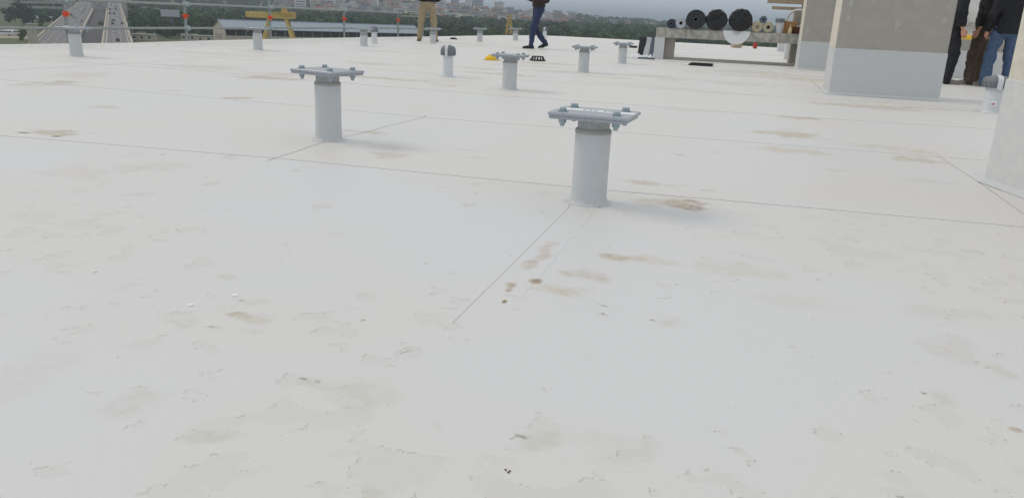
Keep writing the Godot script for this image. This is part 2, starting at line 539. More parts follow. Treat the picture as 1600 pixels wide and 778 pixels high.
# ------------------------------------------------------------------ roof furniture
var post_parts := {}
func roof_post(at: Vector3, turn: float, top: float, label: String, group: String, strip := false):
	var o := base("roof_post", at, turn, label, "post", group)
	var key := "%.3f" % top
	if not post_parts.has(key):
		var d := {}
		d.wrap = sleeve_mesh(top)
		d.pipe = lathe_mesh([Vector2(0.0705, top - 0.10), Vector2(0.0705, top - 0.033), Vector2(0.0, top - 0.033)], 40, true)
		d.bead = lathe_mesh([Vector2(0.0775, top - 0.094), Vector2(0.0808, top - 0.091), Vector2(0.0802, top - 0.079), Vector2(0.0715, top - 0.070)], 40)
		post_parts[key] = d
		var st := mb()
		var pl := PackedVector2Array()
		for k in 26:
			var r := 0.104 + 0.004 * sin(k * 2.3) + 0.004 * cos(k * 1.1)
			pl.append(Vector2(cos(TAU * k / 26), sin(TAU * k / 26)) * r)
		prism(st, pl, -0.002, 0.002)
		d.patch = fin(st)
	var q: Dictionary = post_parts[key]
	part("flashing", q.patch, M.wrap, o)
	part("membrane_sleeve", q.wrap, M.wrap, o)
	part("steel_pipe", q.pipe, M.pipe, o)
	part("sealant_band", q.bead, M.sealant, o)
	part("lower_plate", M.plate_a, M.steel, o, Vector3(0, top - 0.0222, 0))
	part("upper_plate", M.plate_b, M.steel_b, o, Vector3(0.003, top - 0.0075, 0.002))
	for sx in [-1, 1]:
		for sz in [-1, 1]:
			var b := part("bolt", M.bolt, M.zinc, o, Vector3(sx * 0.118, top, sz * 0.095))
			b.rotation.y = sx * 0.5 + sz * 0.3
			var n := part("nut", M.nut, M.zinc, b, Vector3(0, -0.030, 0))
			n.rotation.y = 0.4
	if strip:
		var s := part("label_strip", M.strip, M.paper, o, Vector3(0.003, top + 0.0012, -0.01))
		for k in 5:
			part("print_mark", M.mark[k % 2], M.ink, s, Vector3(-0.05 + k * 0.026 + (0.012 if k > 2 else 0.0), 0.0014, 0.006 * (k % 3 - 1)))

# membrane wrapped round the pipe: a little uneven, with a vertical lap and a soft turn onto the floor
func sleeve_mesh(top: float) -> ArrayMesh:
	var st := mb()
	st.set_smooth_group(1)
	var nz := noise(int(top * 1000), 2.2, 3)
	var ys := [0.002, 0.006, 0.014, 0.030, 0.06, 0.10, 0.15, 0.20, 0.25, top - 0.12, top - 0.098, top - 0.090, top - 0.088]
	var rs := [0.096, 0.088, 0.083, 0.0802, 0.0795, 0.0792, 0.079, 0.079, 0.0788, 0.0786, 0.0785, 0.0778, 0.070]
	var N := 72
	var P := func(i, k):
		var a: float = TAU * k / N
		var r: float = rs[i]
		if i < 12:
			r += 0.0011 * nz.get_noise_3d(cos(a) * 1.2, ys[i] * 7.0, sin(a) * 1.2)
			var lap := fposmod(a - 5.1, TAU)
			if lap < 0.9: r += 0.0016 * (1.0 - lap / 0.9)
			if i < 3: r += 0.006 * nz.get_noise_2d(cos(a) * 2.0, sin(a) * 2.0 + i * 0.2)
		return Vector3(r * cos(a), ys[i], -r * sin(a))
	for i in ys.size() - 1:
		for k in N: quad(st, P.call(i, k), P.call(i, (k + 1) % N), P.call(i + 1, (k + 1) % N), P.call(i + 1, k))
	return fin(st)

func roof_vent(at: Vector3, turn: float, label: String, sticker := false):
	var o := base("roof_vent", at, turn, label, "vent", "capped vent pipes on the roof")
	part("flashing", M.vent_patch, M.wrap, o)
	part("pipe", M.vent_pipe, M.pvc, o)
	var cap := part("cap", M.vent_cap, M.cap_grey, o)
	for k in 18:
		var r := part("rib", M.vent_rib, M.cap_grey, cap)
		r.rotation.y = TAU * k / 18
	part("strap", M.vent_strap, M.pvc, o).rotation.y = 1.75 if sticker else 0.0
	if sticker:
		o.scale = Vector3(1.5, 1.0, 1.5)   # the wider pipe
		var s := part("sticker", M.sticker, M.paper, o, Vector3(0, 0.10, 0.0662)); s.scale = Vector3(0.75, 1, 1)
		var a := part("red_mark", M.sticker_mark, M.red_paint, s, Vector3(0, 0.0, 0.0012)); a.rotation.z = 0.35
		var b := part("red_mark", M.sticker_mark, M.red_paint, s, Vector3(0.002, -0.013, 0.0012)); b.rotation.z = 0.35; b.scale = Vector3(0.7, 0.7, 1)

func roll(at: Vector3, turn: float, r: float, length: float, core: float, m: Material, core_m: Material, label: String, called := "membrane_roll", lie := Basis.IDENTITY):
	var o := base(called, at, turn, label, "roll", "rolls on the concrete beam")
	var st := mb()
	var t := turned(Vector3(0, 0, 1))
	# a closed ring section turned round the roll's axis, with wound ends in steps
	var prof := [Vector2(core, -length * 0.5)]
	var rr := core
	var k := 0
	while rr < r - 0.008:
		rr = minf(rr + 0.012, r - 0.006)
		prof.append(Vector2(rr, -length * 0.5 + (0.003 if k % 2 else -0.002)))
		k += 1
	prof.append(Vector2(r, -length * 0.5 + 0.006)); prof.append(Vector2(r, length * 0.5 - 0.006))
	prof.append(Vector2(r - 0.006, length * 0.5)); prof.append(Vector2(core, length * 0.5)); prof.append(Vector2(core, -length * 0.5))
	lathe_hard(st, prof, 36, Vector3(0, r, 0), t)
	part("sheet", fin(st), m, o)
	st = mb()
	lathe_hard(st, [Vector2(core * 0.78, -length * 0.5 - 0.004), Vector2(core - 0.0006, -length * 0.5 - 0.004), Vector2(core - 0.0006, length * 0.5 + 0.004), Vector2(core * 0.78, length * 0.5 + 0.004), Vector2(core * 0.78, -length * 0.5 - 0.004)], 24, Vector3(0, r, 0), t)
	part("core_tube", fin(st), core_m, o)
	if core_m != M.card:                 # added disc shuts the back end so no bright sky shows through
		st = mb()
		lathe_hard(st, [Vector2(0, -length * 0.5 + 0.01), Vector2(core * 0.775, -length * 0.5 + 0.01), Vector2(core * 0.775, -length * 0.5 + 0.03), Vector2(0, -length * 0.5 + 0.03)], 16, Vector3(0, r, 0), t)
		part("added_core_plug", fin(st), M.hole, o)
	return o

func wrapped_roll(at: Vector3, turn: float, r: float, length: float, seed_: int, label: String):
	var o := base("wrapped_roll", at, turn, label, "roll", "rolls on the concrete beam")
	var nz := noise(seed_, 3.2, 3)
	var st := mb()
	st.set_smooth_group(-1)
	st.set_smooth_group(1)
	var N := 56
	var rows := []
	var zs := [-0.5, -0.5, -0.47, -0.2, 0.1, 0.36, 0.44, 0.475, 0.49, 0.497, 0.50, 0.502, 0.503, 0.503]
	var fs := [0.0, 0.75, 1.0, 1.01, 1.0, 1.0, 0.98, 0.94, 0.86, 0.72, 0.55, 0.36, 0.17, 0.0]
	for i in zs.size():                  # back pole, barrel, front end
		var z: float = zs[i] * length
		var ring := []
		for k in N:
			var a := TAU * k / N
			var v := Vector3(cos(a), sin(a) * (0.98 if sin(a) > 0 else 0.94), 0)
			var n := nz.get_noise_3d(v.x * 0.7, v.y * 0.7, z * 0.4)
			var rr: float = r * fs[i] * (0.98 + 0.09 * n)
			var p := v * rr + Vector3(0, 0, z)
			if i > 5:                    # creases run across the end
				p.z += 0.035 * nz.get_noise_2d(v.x * fs[i] * 0.55 + 9.0, v.y * fs[i] * 2.1) + 0.012 * nz.get_noise_2d(v.x * fs[i] * 3.0, v.y * fs[i] * 6.0 + 40.0)
				p.y += 0.01 * nz.get_noise_2d(v.x * fs[i] * 4.0 + 70.0, v.y * fs[i] * 4.0)
			p.y = maxf(p.y, -r * 0.9)
			ring.append(p + Vector3(0, r * 0.9, 0))
		rows.append(ring)
	for i in zs.size() - 1:
		for k in N:
			var k2 := (k + 1) % N
			if rows[i][k].distance_to(rows[i][k2]) < 1e-6: tri(st, rows[i][k], rows[i + 1][k2], rows[i + 1][k])
			elif rows[i + 1][k].distance_to(rows[i + 1][k2]) < 1e-6: tri(st, rows[i][k], rows[i][k2], rows[i + 1][k])
			else: quad(st, rows[i][k], rows[i][k2], rows[i + 1][k2], rows[i + 1][k])
	part("plastic_wrap", fin(st), M.black_film, o)
	st = mb()                            # gathered end of the wrapping
	lathe(st, [Vector2(0.0, 0.0), Vector2(0.035, 0.004), Vector2(0.022, 0.02), Vector2(0.03, 0.045), Vector2(0.012, 0.05), Vector2(0, 0.04)], 9, Vector3(r * 0.25, r * 1.45, length * 0.49), turned(Vector3(0.2, 0.5, 1)), false)
	part("gathered_end", fin(st), M.black_film, o)
	return o

func sheet_mesh(p: PackedVector2Array, rect: Rect2, y0: float, y1: float) -> ArrayMesh:
	var st := mb()
	var idx := Geometry2D.triangulate_polygon(p)
	var put := func(v: Vector3):
		st.set_uv(Vector2((v.x - rect.position.x) / rect.size.x, (v.z - rect.position.y) / rect.size.y))
		st.add_vertex(v)
	for i in range(0, idx.size(), 3):
		var a := Vector3(p[idx[i]].x, y1, p[idx[i]].y)
		var b := Vector3(p[idx[i + 1]].x, y1, p[idx[i + 1]].y)
		var c := Vector3(p[idx[i + 2]].x, y1, p[idx[i + 2]].y)
		if (b - a).cross(c - a).y > 0:
			for v in [a, c, b]: put.call(v)
		else:
			for v in [a, b, c]: put.call(v)
	var cw := Geometry2D.is_polygon_clockwise(p)
	for i in p.size():
		var a2 := p[i]
		var b2 := p[(i + 1) % p.size()]
		if cw: var t := a2; a2 = b2; b2 = t
		var q := [Vector3(a2.x, y0, a2.y), Vector3(b2.x, y0, b2.y), Vector3(b2.x, y1, b2.y), Vector3(a2.x, y1, a2.y)]
		for k in [0, 1, 2, 0, 2, 3]: put.call(q[k])
	return fin(st)

# a seam line (x, z), resampled and a little uneven
func seam(pts: Array, seed_: int, wob := 0.004) -> PackedVector2Array:
	var out := PackedVector2Array()
	var nz := noise(seed_, 0.9, 3)
	for i in pts.size() - 1:
		var a: Vector2 = pts[i]
		var b: Vector2 = pts[i + 1]
		var n := maxi(1, int(a.distance_to(b) / 0.35))
		for k in n:
			var p := a.lerp(b, float(k) / n)
			out.append(p + Vector2(0, nz.get_noise_2d(p.x, p.y) * wob * 2))
	out.append(pts[-1])
	return out

func lerp_line(pts: Array, x: float) -> float:
	for i in pts.size() - 1:
		if x <= pts[i + 1].x or i == pts.size() - 2:
			return lerpf(pts[i].y, pts[i + 1].y, (x - pts[i].x) / (pts[i + 1].x - pts[i].x))
	return 0.0

const YAW := -0.2443      # the pillars and the beam stand 14 degrees to the view

func materials():
	M.steel = mottled(Color8(150, 157, 164), Color8(184, 189, 194), 6.0, 0.5, 11, 0.0, 0.35, 0.05)
	M.steel_b = mottled(Color8(160, 166, 174), Color8(190, 194, 200), 5.0, 0.5, 12, 0.0, 0.3, 0.05)
	M.zinc = mat(Color8(164, 180, 186), 0.4, 0.4)
	M.pipe = mottled(Color8(150, 156, 158), Color8(190, 194, 194), 9.0, 0.6, 13, 0.0, 0.2)
	M.sealant = mottled(Color8(158, 159, 155), Color8(176, 176, 171), 20.0, 0.8, 14)
	M.wrap = mottled(Color8(198, 201, 203), Color8(201, 204, 206), 1.5, 0.5, 15, 0.04)
	M.pvc = mat(Color8(214, 216, 220), 0.4)
	M.cap_grey = mat(Color8(118, 124, 130), 0.55)
	M.paper = mat(Color8(232, 234, 236), 0.6)
	M.ink = mat(Color8(120, 125, 132), 0.7)
	M.red_paint = mat(Color8(176, 62, 52), 0.5)
	M.concrete = mottled(Color8(168, 163, 155), Color8(175, 170, 162), 0.7, 0.9, 16, 0.1)
	M.concrete_beam = mottled(Color8(156, 154, 146), Color8(198, 194, 184), 0.8, 0.9, 17, 0.25, 0.0, 0.02)
	M.filler = mottled(Color8(176, 173, 167), Color8(190, 187, 181), 4.0, 0.85, 18, 0.1)
	M.coat = mottled(Color8(200, 202, 203), Color8(203, 205, 206), 0.6, 0.6, 19, 0.05)
	M.coat_pale = mottled(Color8(206, 208, 210), Color8(214, 214, 212), 1.3, 0.6, 20, 0.12)
	M.cream_wall = mottled(Color8(206, 200, 186), Color8(220, 215, 203), 1.0, 0.85, 21, 0.1)
	M.white_wall = mottled(Color8(218, 217, 212), Color8(230, 229, 225), 0.8, 0.8, 22)
	M.grime = mottled(Color8(74, 72, 66), Color8(104, 100, 90), 8.0, 0.95, 23)
	M.black_film = mat(Color8(30, 31, 35), 0.34)
	M.black_rubber = mottled(Color8(38, 39, 44), Color8(50, 51, 56), 6.0, 0.6, 24)
	M.navy_sheet = mat(Color8(44, 52, 72), 0.55)
	M.grey_sheet = mat(Color8(176, 180, 192), 0.6)
	M.tan_sheet = mottled(Color8(172, 164, 140), Color8(190, 182, 158), 8.0, 0.75, 25)
	M.blue_grey = mat(Color8(96, 106, 122), 0.55)
	M.hole = mottled(Color8(112, 100, 86), Color8(128, 116, 100), 9.0, 0.9, 44)
	M.card = mottled(Color8(168, 126, 84), Color8(184, 142, 98), 5.0, 0.85, 26)
	M.brown = mat(Color8(92, 58, 40), 0.7)
	M.cream_plastic = mat(Color8(226, 204, 160), 0.45)
	M.wood = wood_material()
	M.yellow = mat(Color8(236, 196, 30), 0.4)
	M.black_plastic = mat(Color8(34, 34, 36), 0.4)
	M.galv = mottled(Color8(138, 144, 142), Color8(172, 177, 174), 4.0, 0.5, 27, 0.0, 0.4)
	M.rail_green = mat(Color8(140, 150, 138), 0.6, 0.3)
	M.orange = mat(Color8(224, 84, 52), 0.5)
	M.skin = mat(Color8(200, 150, 124), 0.6); M.skin.subsurf_scatter_enabled = true; M.skin.subsurf_scatter_strength = 0.1
	M.asphalt = mottled(Color8(112, 110, 112), Color8(126, 123, 122), 0.02, 0.9, 28)
	M.asphalt_dark = mottled(Color8(72, 70, 74), Color8(84, 80, 82), 0.02, 0.9, 29)
	M.kerb = mottled(Color8(172, 164, 148), Color8(190, 182, 168), 0.05, 0.9, 30)
	M.line = mat(Color8(225, 222, 214), 0.8)
	M.far_concrete = mottled(Color8(150, 150, 148), Color8(172, 170, 164), 0.05, 0.9, 31)
	M.glass = mat(Color8(40, 48, 56), 0.15)
	M.crane = mottled(Color8(208, 178, 96), Color8(222, 194, 118), 0.2, 0.6, 32)
	M.crane_dark = mat(Color8(196, 160, 78), 0.6)
	M.shed_roof = mottled(Color8(140, 152, 164), Color8(158, 168, 178), 0.06, 0.5, 33)
	M.shed_wall = mottled(Color8(176, 168, 154), Color8(196, 188, 174), 0.08, 0.9, 34)
	M.shed_dark = mat(Color8(86, 90, 102), 0.6)
	M.bark = mat(Color8(74, 62, 50), 0.95)
	M.leaf = mat(Color.WHITE, 0.8, 0.0, 0.2); M.leaf.vertex_color_use_as_albedo = true
	# shared meshes of the small pieces
	M.plate_a = box_mesh(Vector3(0.335, 0.014, 0.275), 0.002)
	var st := mb()
	bx(st, Vector3.ZERO, Vector3(0.35, 0.015, 0.28), 0.003)
	M.plate_b = fin(st)
	st = mb()
	lathe_hard(st, [Vector2(0, 0.0), Vector2(0.022, 0.0), Vector2(0.022, 0.003), Vector2(0.019, 0.003)], 20)
	var hex := []
	for k in 6: hex.append(Vector3(cos(TAU * k / 6), 0, -sin(TAU * k / 6)))
	st.set_smooth_group(-1)
	for k in 6:
		var a: Vector3 = hex[k] * 0.017
		var b: Vector3 = hex[(k + 1) % 6] * 0.017
		var y0 := Vector3(0, 0.003, 0)
		var y1 := Vector3(0, 0.0155, 0)
		quad(st, a + y0, b + y0, b + y1, a + y1)
		quad(st, a + y1, b + y1, b * 0.88 + Vector3(0, 0.018, 0), a * 0.88 + Vector3(0, 0.018, 0))
		tri(st, a * 0.88 + Vector3(0, 0.018, 0), b * 0.88 + Vector3(0, 0.018, 0), Vector3(0, 0.018, 0))
	M.bolt = fin(st)
	st = mb()
	st.set_smooth_group(-1)
	for k in 6:
		var a: Vector3 = hex[k] * 0.0168
		var b: Vector3 = hex[(k + 1) % 6] * 0.0168
		var y0 := Vector3(0, -0.018, 0)
		var y1 := Vector3.ZERO
		quad(st, a + y0, b + y0, b + y1, a + y1)
		tri(st, b + y0, a + y0, y0)
	lathe_hard(st, [Vector2(0, -0.032), Vector2(0.009, -0.032), Vector2(0.0105, -0.029), Vector2(0.0105, -0.016)], 14)
	M.nut = fin(st)
	M.strip = box_mesh(Vector3(0.345, 0.0015, 0.075))
	M.mark = [box_mesh(Vector3(0.018, 0.0008, 0.012)), box_mesh(Vector3(0.012, 0.0008, 0.02))]
	M.vent_pipe = lathe_mesh([Vector2(0.075, 0.003), Vector2(0.068, 0.012), Vector2(0.065, 0.03), Vector2(0.065, 0.30)], 32)
	M.vent_patch = lathe_mesh([Vector2(0.12, -0.002), Vector2(0.118, 0.003), Vector2(0.0, 0.004)], 28, true)
	M.vent_cap = lathe_mesh([Vector2(0.066, 0.262), Vector2(0.084, 0.262), Vector2(0.090, 0.268), Vector2(0.094, 0.330), Vector2(0.090, 0.352), Vector2(0.078, 0.370), Vector2(0.050, 0.382), Vector2(0, 0.386)], 36)
	M.vent_rib = box_mesh(Vector3(0.007, 0.066, 0.008), 0.001, Vector3(0.0925, 0.300, 0))
	st = mb()
	var arc := []
	for k in 15:
		var a := PI * k / 14.0
		arc.append(Vector2(signf(cos(a)) * pow(absf(cos(a)), 0.7) * 0.100, 0.318 + pow(sin(a), 0.75) * 0.073))
	arc.push_front(Vector2(0.098, 0.252)); arc.append(Vector2(-0.098, 0.252))
	for i in arc.size() - 1:
		var a := Vector3(arc[i].x, arc[i].y, 0)
		var b := Vector3(arc[i + 1].x, arc[i + 1].y, 0)
		bx(st, (a + b) * 0.5, Vector3(a.distance_to(b) + 0.003, 0.006, 0.034), 0.0, Basis(Vector3.BACK, atan2(b.y - a.y, b.x - a.x)))
	M.vent_strap = fin(st)
	M.sticker = lathe_disc(0.034, 0.001)
	M.sticker_mark = box_mesh(Vector3(0.036, 0.008, 0.0008))

func lathe_disc(r: float, th: float) -> ArrayMesh:   # a disc that faces z
	var st := mb()
	lathe_hard(st, [Vector2(0, 0), Vector2(r, 0), Vector2(r, th), Vector2(0, th)], 24, Vector3.ZERO, turned(Vector3(0, 0, 1)))
	return fin(st)

func wood_material() -> StandardMaterial3D:
	var m := mat(Color.WHITE, 0.85)
	var w := 256
	var nz := noise(5, 0.03, 4)
	var im := Image.create(w, w, false, Image.FORMAT_RGB8)
	for j in w:
		for i in w:
			var v := 0.5 + 0.5 * sin(j * 0.35 + nz.get_noise_2d(i * 0.25, j * 1.5) * 7.0)
			im.set_pixel(i, j, Color8(170, 150, 128).lerp(Color8(198, 180, 156), v * 0.7 + 0.3 * nz.get_noise_2d(i * 3, j * 14)))
	m.albedo_texture = ImageTexture.create_from_image(im)
	m.uv1_triplanar = true
	m.uv1_scale = Vector3.ONE * 2.0
	return m

func _ready():
	rng.seed = 4711
	# ---------------------------------------------------------------- camera, sky, sun, exposure
	var cam := Camera3D.new()
	cam.fov = 35.1
	cam.near = 0.05
	cam.far = 40000.0
	add_child(cam)
	cam.transform = Transform3D(Basis(Vector3.RIGHT, deg_to_rad(-16.64)) * Basis(Vector3.BACK, deg_to_rad(2.577)), Vector3(0, 0.8, 0))
	cam.current = true
	var we := WorldEnvironment.new()
	var env := Environment.new()
	env.background_mode = Environment.BG_SKY
	var sm := ProceduralSkyMaterial.new()
	sm.sky_top_color = Color8(214, 217, 220)
	sm.sky_horizon_color = Color8(190, 200, 209)
	sm.sky_curve = 0.35
	sm.ground_bottom_color = Color8(120, 124, 120)
	sm.ground_horizon_color = Color8(180, 190, 198)
	sm.sun_angle_max = 0.1
	var sky := Sky.new()
	sky.sky_material = sm
	env.sky = sky
	env.tonemap_mode = Environment.TONE_MAPPER_LINEAR
	env.tonemap_exposure = 1.06
	env.sdfgi_enabled = true
	env.ssao_enabled = true
	env.ssil_enabled = true
	env.fog_enabled = true
	env.fog_density = 0.00023
	env.fog_light_color = Color8(186, 197, 208)
	we.environment = env
	add_child(we)
	var sun := DirectionalLight3D.new()
	sun.light_energy = 0.30
	sun.light_color = Color(1.0, 0.965, 0.91)
	sun.light_angular_distance = 22.0
	sun.shadow_enabled = true
	add_child(sun)
	sun.look_at_from_position(Vector3(-0.78, 0.80, -0.30), Vector3.ZERO)

	materials()
	build_roof()
	build_pillars()
	build_terrain()
	build_motorway()
	build_warehouse()
	build_city()
	build_wood()
	build_posts()
	build_railing()
	build_beam_goods()
	build_people()
	build_small_things()

# ------------------------------------------------------------------ the roof
var edge_pts := [Vector2(-16.0, 8.0), Vector2(-11.0, -4.4), Vector2(-7.5, -11.7), Vector2(-6.6, -13.5), Vector2(-6.0, -15.6), Vector2(-4.9, -18.6), Vector2(-3.65, -21.7), Vector2(-2.4, -24.4), Vector2(-0.8, -28.4), Vector2(0.6, -30.7), Vector2(1.5, -31.1), Vector2(3.5, -30.4), Vector2(9.5, -28.4), Vector2(24.0, -23.8)]

func build_roof():
	var roof := base("roof", Vector3.ZERO)
	tag(roof, "", "", "", "structure")
	var outline := PackedVector2Array(edge_pts)
	outline.append(Vector2(24, 8))
	# slab, and the building below it
	var st := mb()
	prism(st, outline, -0.42, -0.012)
	part("underlay", fin(st), M.grime, roof)
	st = mb()
	var shrunk := Geometry2D.offset_polygon(outline, -0.25)
	prism(st, shrunk[0], -26.0, -0.42)
	part("facade", fin(st), M.white_wall, roof)
	# colours of the stains
	var tan_ := Color8(182, 167, 143)
	var rust := Color8(154, 129, 101)
	var pale := Color8(203, 193, 174)
	var pink := Color8(200, 188, 178)
	var near_r := Rect2(-3.3, -5.0, 6.4, 4.9)
	var mid_r := Rect2(-7.0, -9.8, 14.0, 6.8)
	var far_r := Rect2(-14.0, -32.0, 36.0, 32.0)
	var ns := []
	# [x, z, half width, half depth, colour, amount, turn]
	ns.append([0.787, -3.478, 0.110, 0.118, rust, 0.75, 0.20])
	ns.append([0.695, -3.536, 0.132, 0.135, tan_, 0.50, 0.20])
	ns.append([0.371, -2.641, 0.101, 0.047, tan_, 0.75, 0.20])
	ns.append([0.469, -2.618, 0.178, 0.062, pale, 0.50, 0.20])
	ns.append([0.242, -2.418, 0.087, 0.059, tan_, 0.45, 0.20])
	ns.append([0.142, -2.269, 0.088, 0.065, pale, 0.75, 0.20])
	ns.append([0.119, -2.687, 0.037, 0.112, pink, 0.90, 0.20])
	ns.append([0.058, -2.499, 0.030, 0.084, pink, 0.90, 0.20])
	ns.append([0.096, -2.592, 0.031, 0.090, pink, 0.80, 0.20])
	ns.append([0.081, -2.338, 0.022, 0.031, rust, 0.95, 0.20])
	ns.append([-0.001, -2.285, 0.018, 0.030, rust, 0.60, 0.20])
	ns.append([-0.006, -2.243, 0.014, 0.023, rust, 0.90, 0.20])
	ns.append([-0.017, -2.142, 0.008, 0.019, Color8(132, 104, 66), 1.50, 0.20])
	ns.append([-0.726, -1.954, 0.041, 0.024, tan_, 0.80, 0.20])
	ns.append([-0.675, -1.928, 0.068, 0.023, pale, 0.60, 0.20])
	ns.append([-0.786, -1.447, 0.072, 0.077, Color8(207, 206, 197), 0.60, 0.20])
	ns.append([-0.313, -1.550, 0.084, 0.085, Color8(207, 206, 197), 0.60, 0.20])
	ns.append([-0.409, -1.572, 0.042, 0.025, Color8(207, 206, 197), 0.70, 0.20])
	ns.append([0.213, -1.382, 0.114, 0.054, Color8(207, 206, 197), 0.40, 0.20])
	ns.append([-1.066, -1.537, 0.083, 0.139, Color8(207, 206, 197), 0.40, 0.20])
	ns.append([1.193, -1.898, 0.100, 0.121, Color8(206, 198, 192), 0.45, 0.20])
	ns.append([1.277, -2.232, 0.116, 0.076, Color8(206, 198, 192), 0.35, 0.20])
	ns.append([1.088, -1.507, 0.016, 0.013, rust, 0.90, 0.20])
	ns.append([0.766, -2.561, 0.196, 0.091, pale, 0.35, 0.20])
	ns.append([0.863, -2.261, 0.156, 0.074, Color8(207, 206, 197), 0.40, 0.20])
	ns.append([-2.020, -3.605, 0.210, 0.156, pink, 0.25, 0.20])
	ns.append([-1.731, -3.836, 0.127, 0.135, pink, 0.30, 0.20])
	ns.append([-1.887, -3.765, 0.094, 0.100, pink, 0.25, 0.20])
	var ms := []
	ms.append([-2.768, -4.679, 0.199, 0.130, tan_, 0.80, 0.15])
	ms.append([-2.932, -4.628, 0.061, 0.041, Color8(104, 92, 66), 1.10, 0.15])
	ms.append([-2.696, -4.546, 0.034, 0.029, Color8(120, 106, 78), 0.90, 0.15])
	ms.append([-0.712, -4.415, 0.138, 0.102, tan_, 0.60, 0.15])
	ms.append([0.702, -3.951, 0.118, 0.066, tan_, 0.55, 0.15])
	ms.append([0.610, -3.994, 0.099, 0.051, pale, 0.50, 0.15])
	ms.append([-1.026, -5.251, 0.171, 0.072, tan_, 0.50, 0.15])
	ms.append([-0.793, -4.683, 0.230, 0.092, pale, 0.40, 0.15])
	ms.append([1.011, -4.887, 0.072, 0.050, tan_, 0.50, 0.15])
	ms.append([2.116, -6.132, 0.298, 0.239, pale, 0.90, 0.15])
	ms.append([2.077, -6.086, 0.222, 0.157, tan_, 0.45, 0.15])
	ms.append([1.862, -5.286, 0.302, 0.150, pale, 0.80, 0.15])
	ms.append([2.809, -5.462, 0.178, 0.135, pale, 0.70, 0.15])
	ms.append([2.643, -5.120, 0.167, 0.149, tan_, 0.60, 0.15])
	ms.append([2.615, -5.627, 0.274, 0.140, pale, 0.50, 0.15])
	ms.append([1.897, -4.593, 0.075, 0.070, pale, 0.50, 0.15])
	ms.append([2.315, -4.371, 0.144, 0.088, pink, 0.35, 0.15])
	ms.append([-4.298, -7.361, 0.237, 0.310, Color8(192, 189, 178), 0.70, 0.15])
	ms.append([-4.459, -7.139, 0.081, 0.149, tan_, 0.70, 0.15])
	ms.append([-4.291, -7.508, 0.121, 0.160, tan_, 0.60, 0.15])
	ms.append([-2.431, -6.850, 0.111, 0.109, tan_, 0.90, 0.15])
	ms.append([-3.105, -5.899, 0.134, 0.099, tan_, 0.50, 0.15])
	ms.append([-4.516, -8.267, 0.298, 0.383, pink, 0.50, 0.15])
	ms.append([-2.711, -8.881, 0.498, 0.284, tan_, 0.75, 0.15])
	ms.append([-3.143, -7.157, 0.115, 0.111, pink, 0.60, 0.15])
	ms.append([-1.212, -8.839, 0.283, 0.155, tan_, 0.60, 0.15])
	ms.append([2.578, -7.277, 0.234, 0.167, tan_, 0.60, 0.15])
	ms.append([2.945, -8.362, 0.302, 0.218, pale, 0.60, 0.15])
	ms.append([2.694, -7.272, 0.094, 0.112, tan_, 0.60, 0.15])
	ms.append([1.630, -7.514, 0.363, 0.172, pale, 0.50, 0.15])
	ms.append([-0.224, -4.457, 0.073, 0.062, pale, 0.30, 0.15])
	ms.append([-0.297, -4.725, 0.097, 0.058, tan_, 0.35, 0.15])
	var fs := []
	var r := RandomNumberGenerator.new()
	r.seed = 77
	for k in 130:
		var z := r.randf_range(-28.0, -8.6)
		var x := r.randf_range(-7.0, 9.0) * (0.45 + -z / 30.0)
		var c: Color = [tan_, pale, pale, pink][r.randi() % 4]
		fs.append([x, z, r.randf_range(0.2, 0.9), r.randf_range(0.10, 0.34), c, r.randf_range(0.25, 0.7), r.randf_range(0.0, 0.4)])
	fs.append([-3.9, -9.9, 0.6, 0.5, pink, 0.5, 0.2]); fs.append([-1.7, -9.5, 0.9, 0.16, tan_, 0.7, 0.3]); fs.append([0.5, -13.9, 0.9, 0.25, tan_, 0.6, 0.1]); fs.append([-0.6, -11.9, 0.7, 0.2, tan_, 0.5, 0.3]); fs.append([1.3, -11.3, 0.4, 0.2, tan_, 0.45, 0.2]); fs.append([-4.9, -12.6, 1.0, 0.35, pink, 0.5, 0.3])
	M.sheet_near = membrane(near_r, 2048, 1568, 101, 1.0, Vector3(0, 0, 0), ns, 420)
	M.sheet_mid = membrane(mid_r, 2048, 995, 202, 0.4, Vector3(1, 0, -1), ms, 60)
	M.sheet_far = membrane(far_r, 1536, 1365, 303, 0.0, Vector3(2, 1, -2), fs, 0)
	# seams of the sheets
	var s1 := [Vector2(-13, -6.6), Vector2(-2.97, -4.49), Vector2(-1.3, -4.18), Vector2(0.27, -3.78), Vector2(2.24, -3.37), Vector2(25, 1.2)]
	var s2 := [Vector2(-13, -9.6), Vector2(-4.88, -7.48), Vector2(-3.95, -7.2), Vector2(-1.67, -6.47), Vector2(-0.74, -6.14), Vector2(2.89, -5.28), Vector2(25, -0.6)]
	var s3 := [Vector2(-13, -11.9), Vector2(-3.59, -9.33), Vector2(-1.95, -8.69), Vector2(-0.19, -8.05), Vector2(1.19, -7.75), Vector2(2.31, -7.4), Vector2(4.3, -7.05), Vector2(25, -2.6)]
	var lines := [s1, s2, s3]
	for k in 11:
		var l := []
		for p in s3: l.append(p + Vector2(0, -2.15 * (k + 1) + 0.1 * sin(k * 2.0)))
		lines.append(l)
	var grooves := [0.010, 0.012, 0.017]
	var cross := []
	cross.append([[Vector2(-1.31, -4.1), Vector2(-1.3, -4.18), Vector2(-1.245, -4.40), Vector2(-1.21, -4.62), Vector2(-1.10, -5.0), Vector2(-0.98, -5.32), Vector2(-0.93, -5.55), Vector2(-0.74, -6.10), Vector2(-0.73, -6.25)], 0.009])
	cross.append([[Vector2(-0.15, -1.96), Vector2(0.02, -2.56), Vector2(0.24, -3.34), Vector2(0.30, -3.85)], 0.0019])
	cross.append([[Vector2(2.87, -5.35), Vector2(2.60, -4.31), Vector2(2.40, -3.62), Vector2(2.34, -3.3)], 0.007])
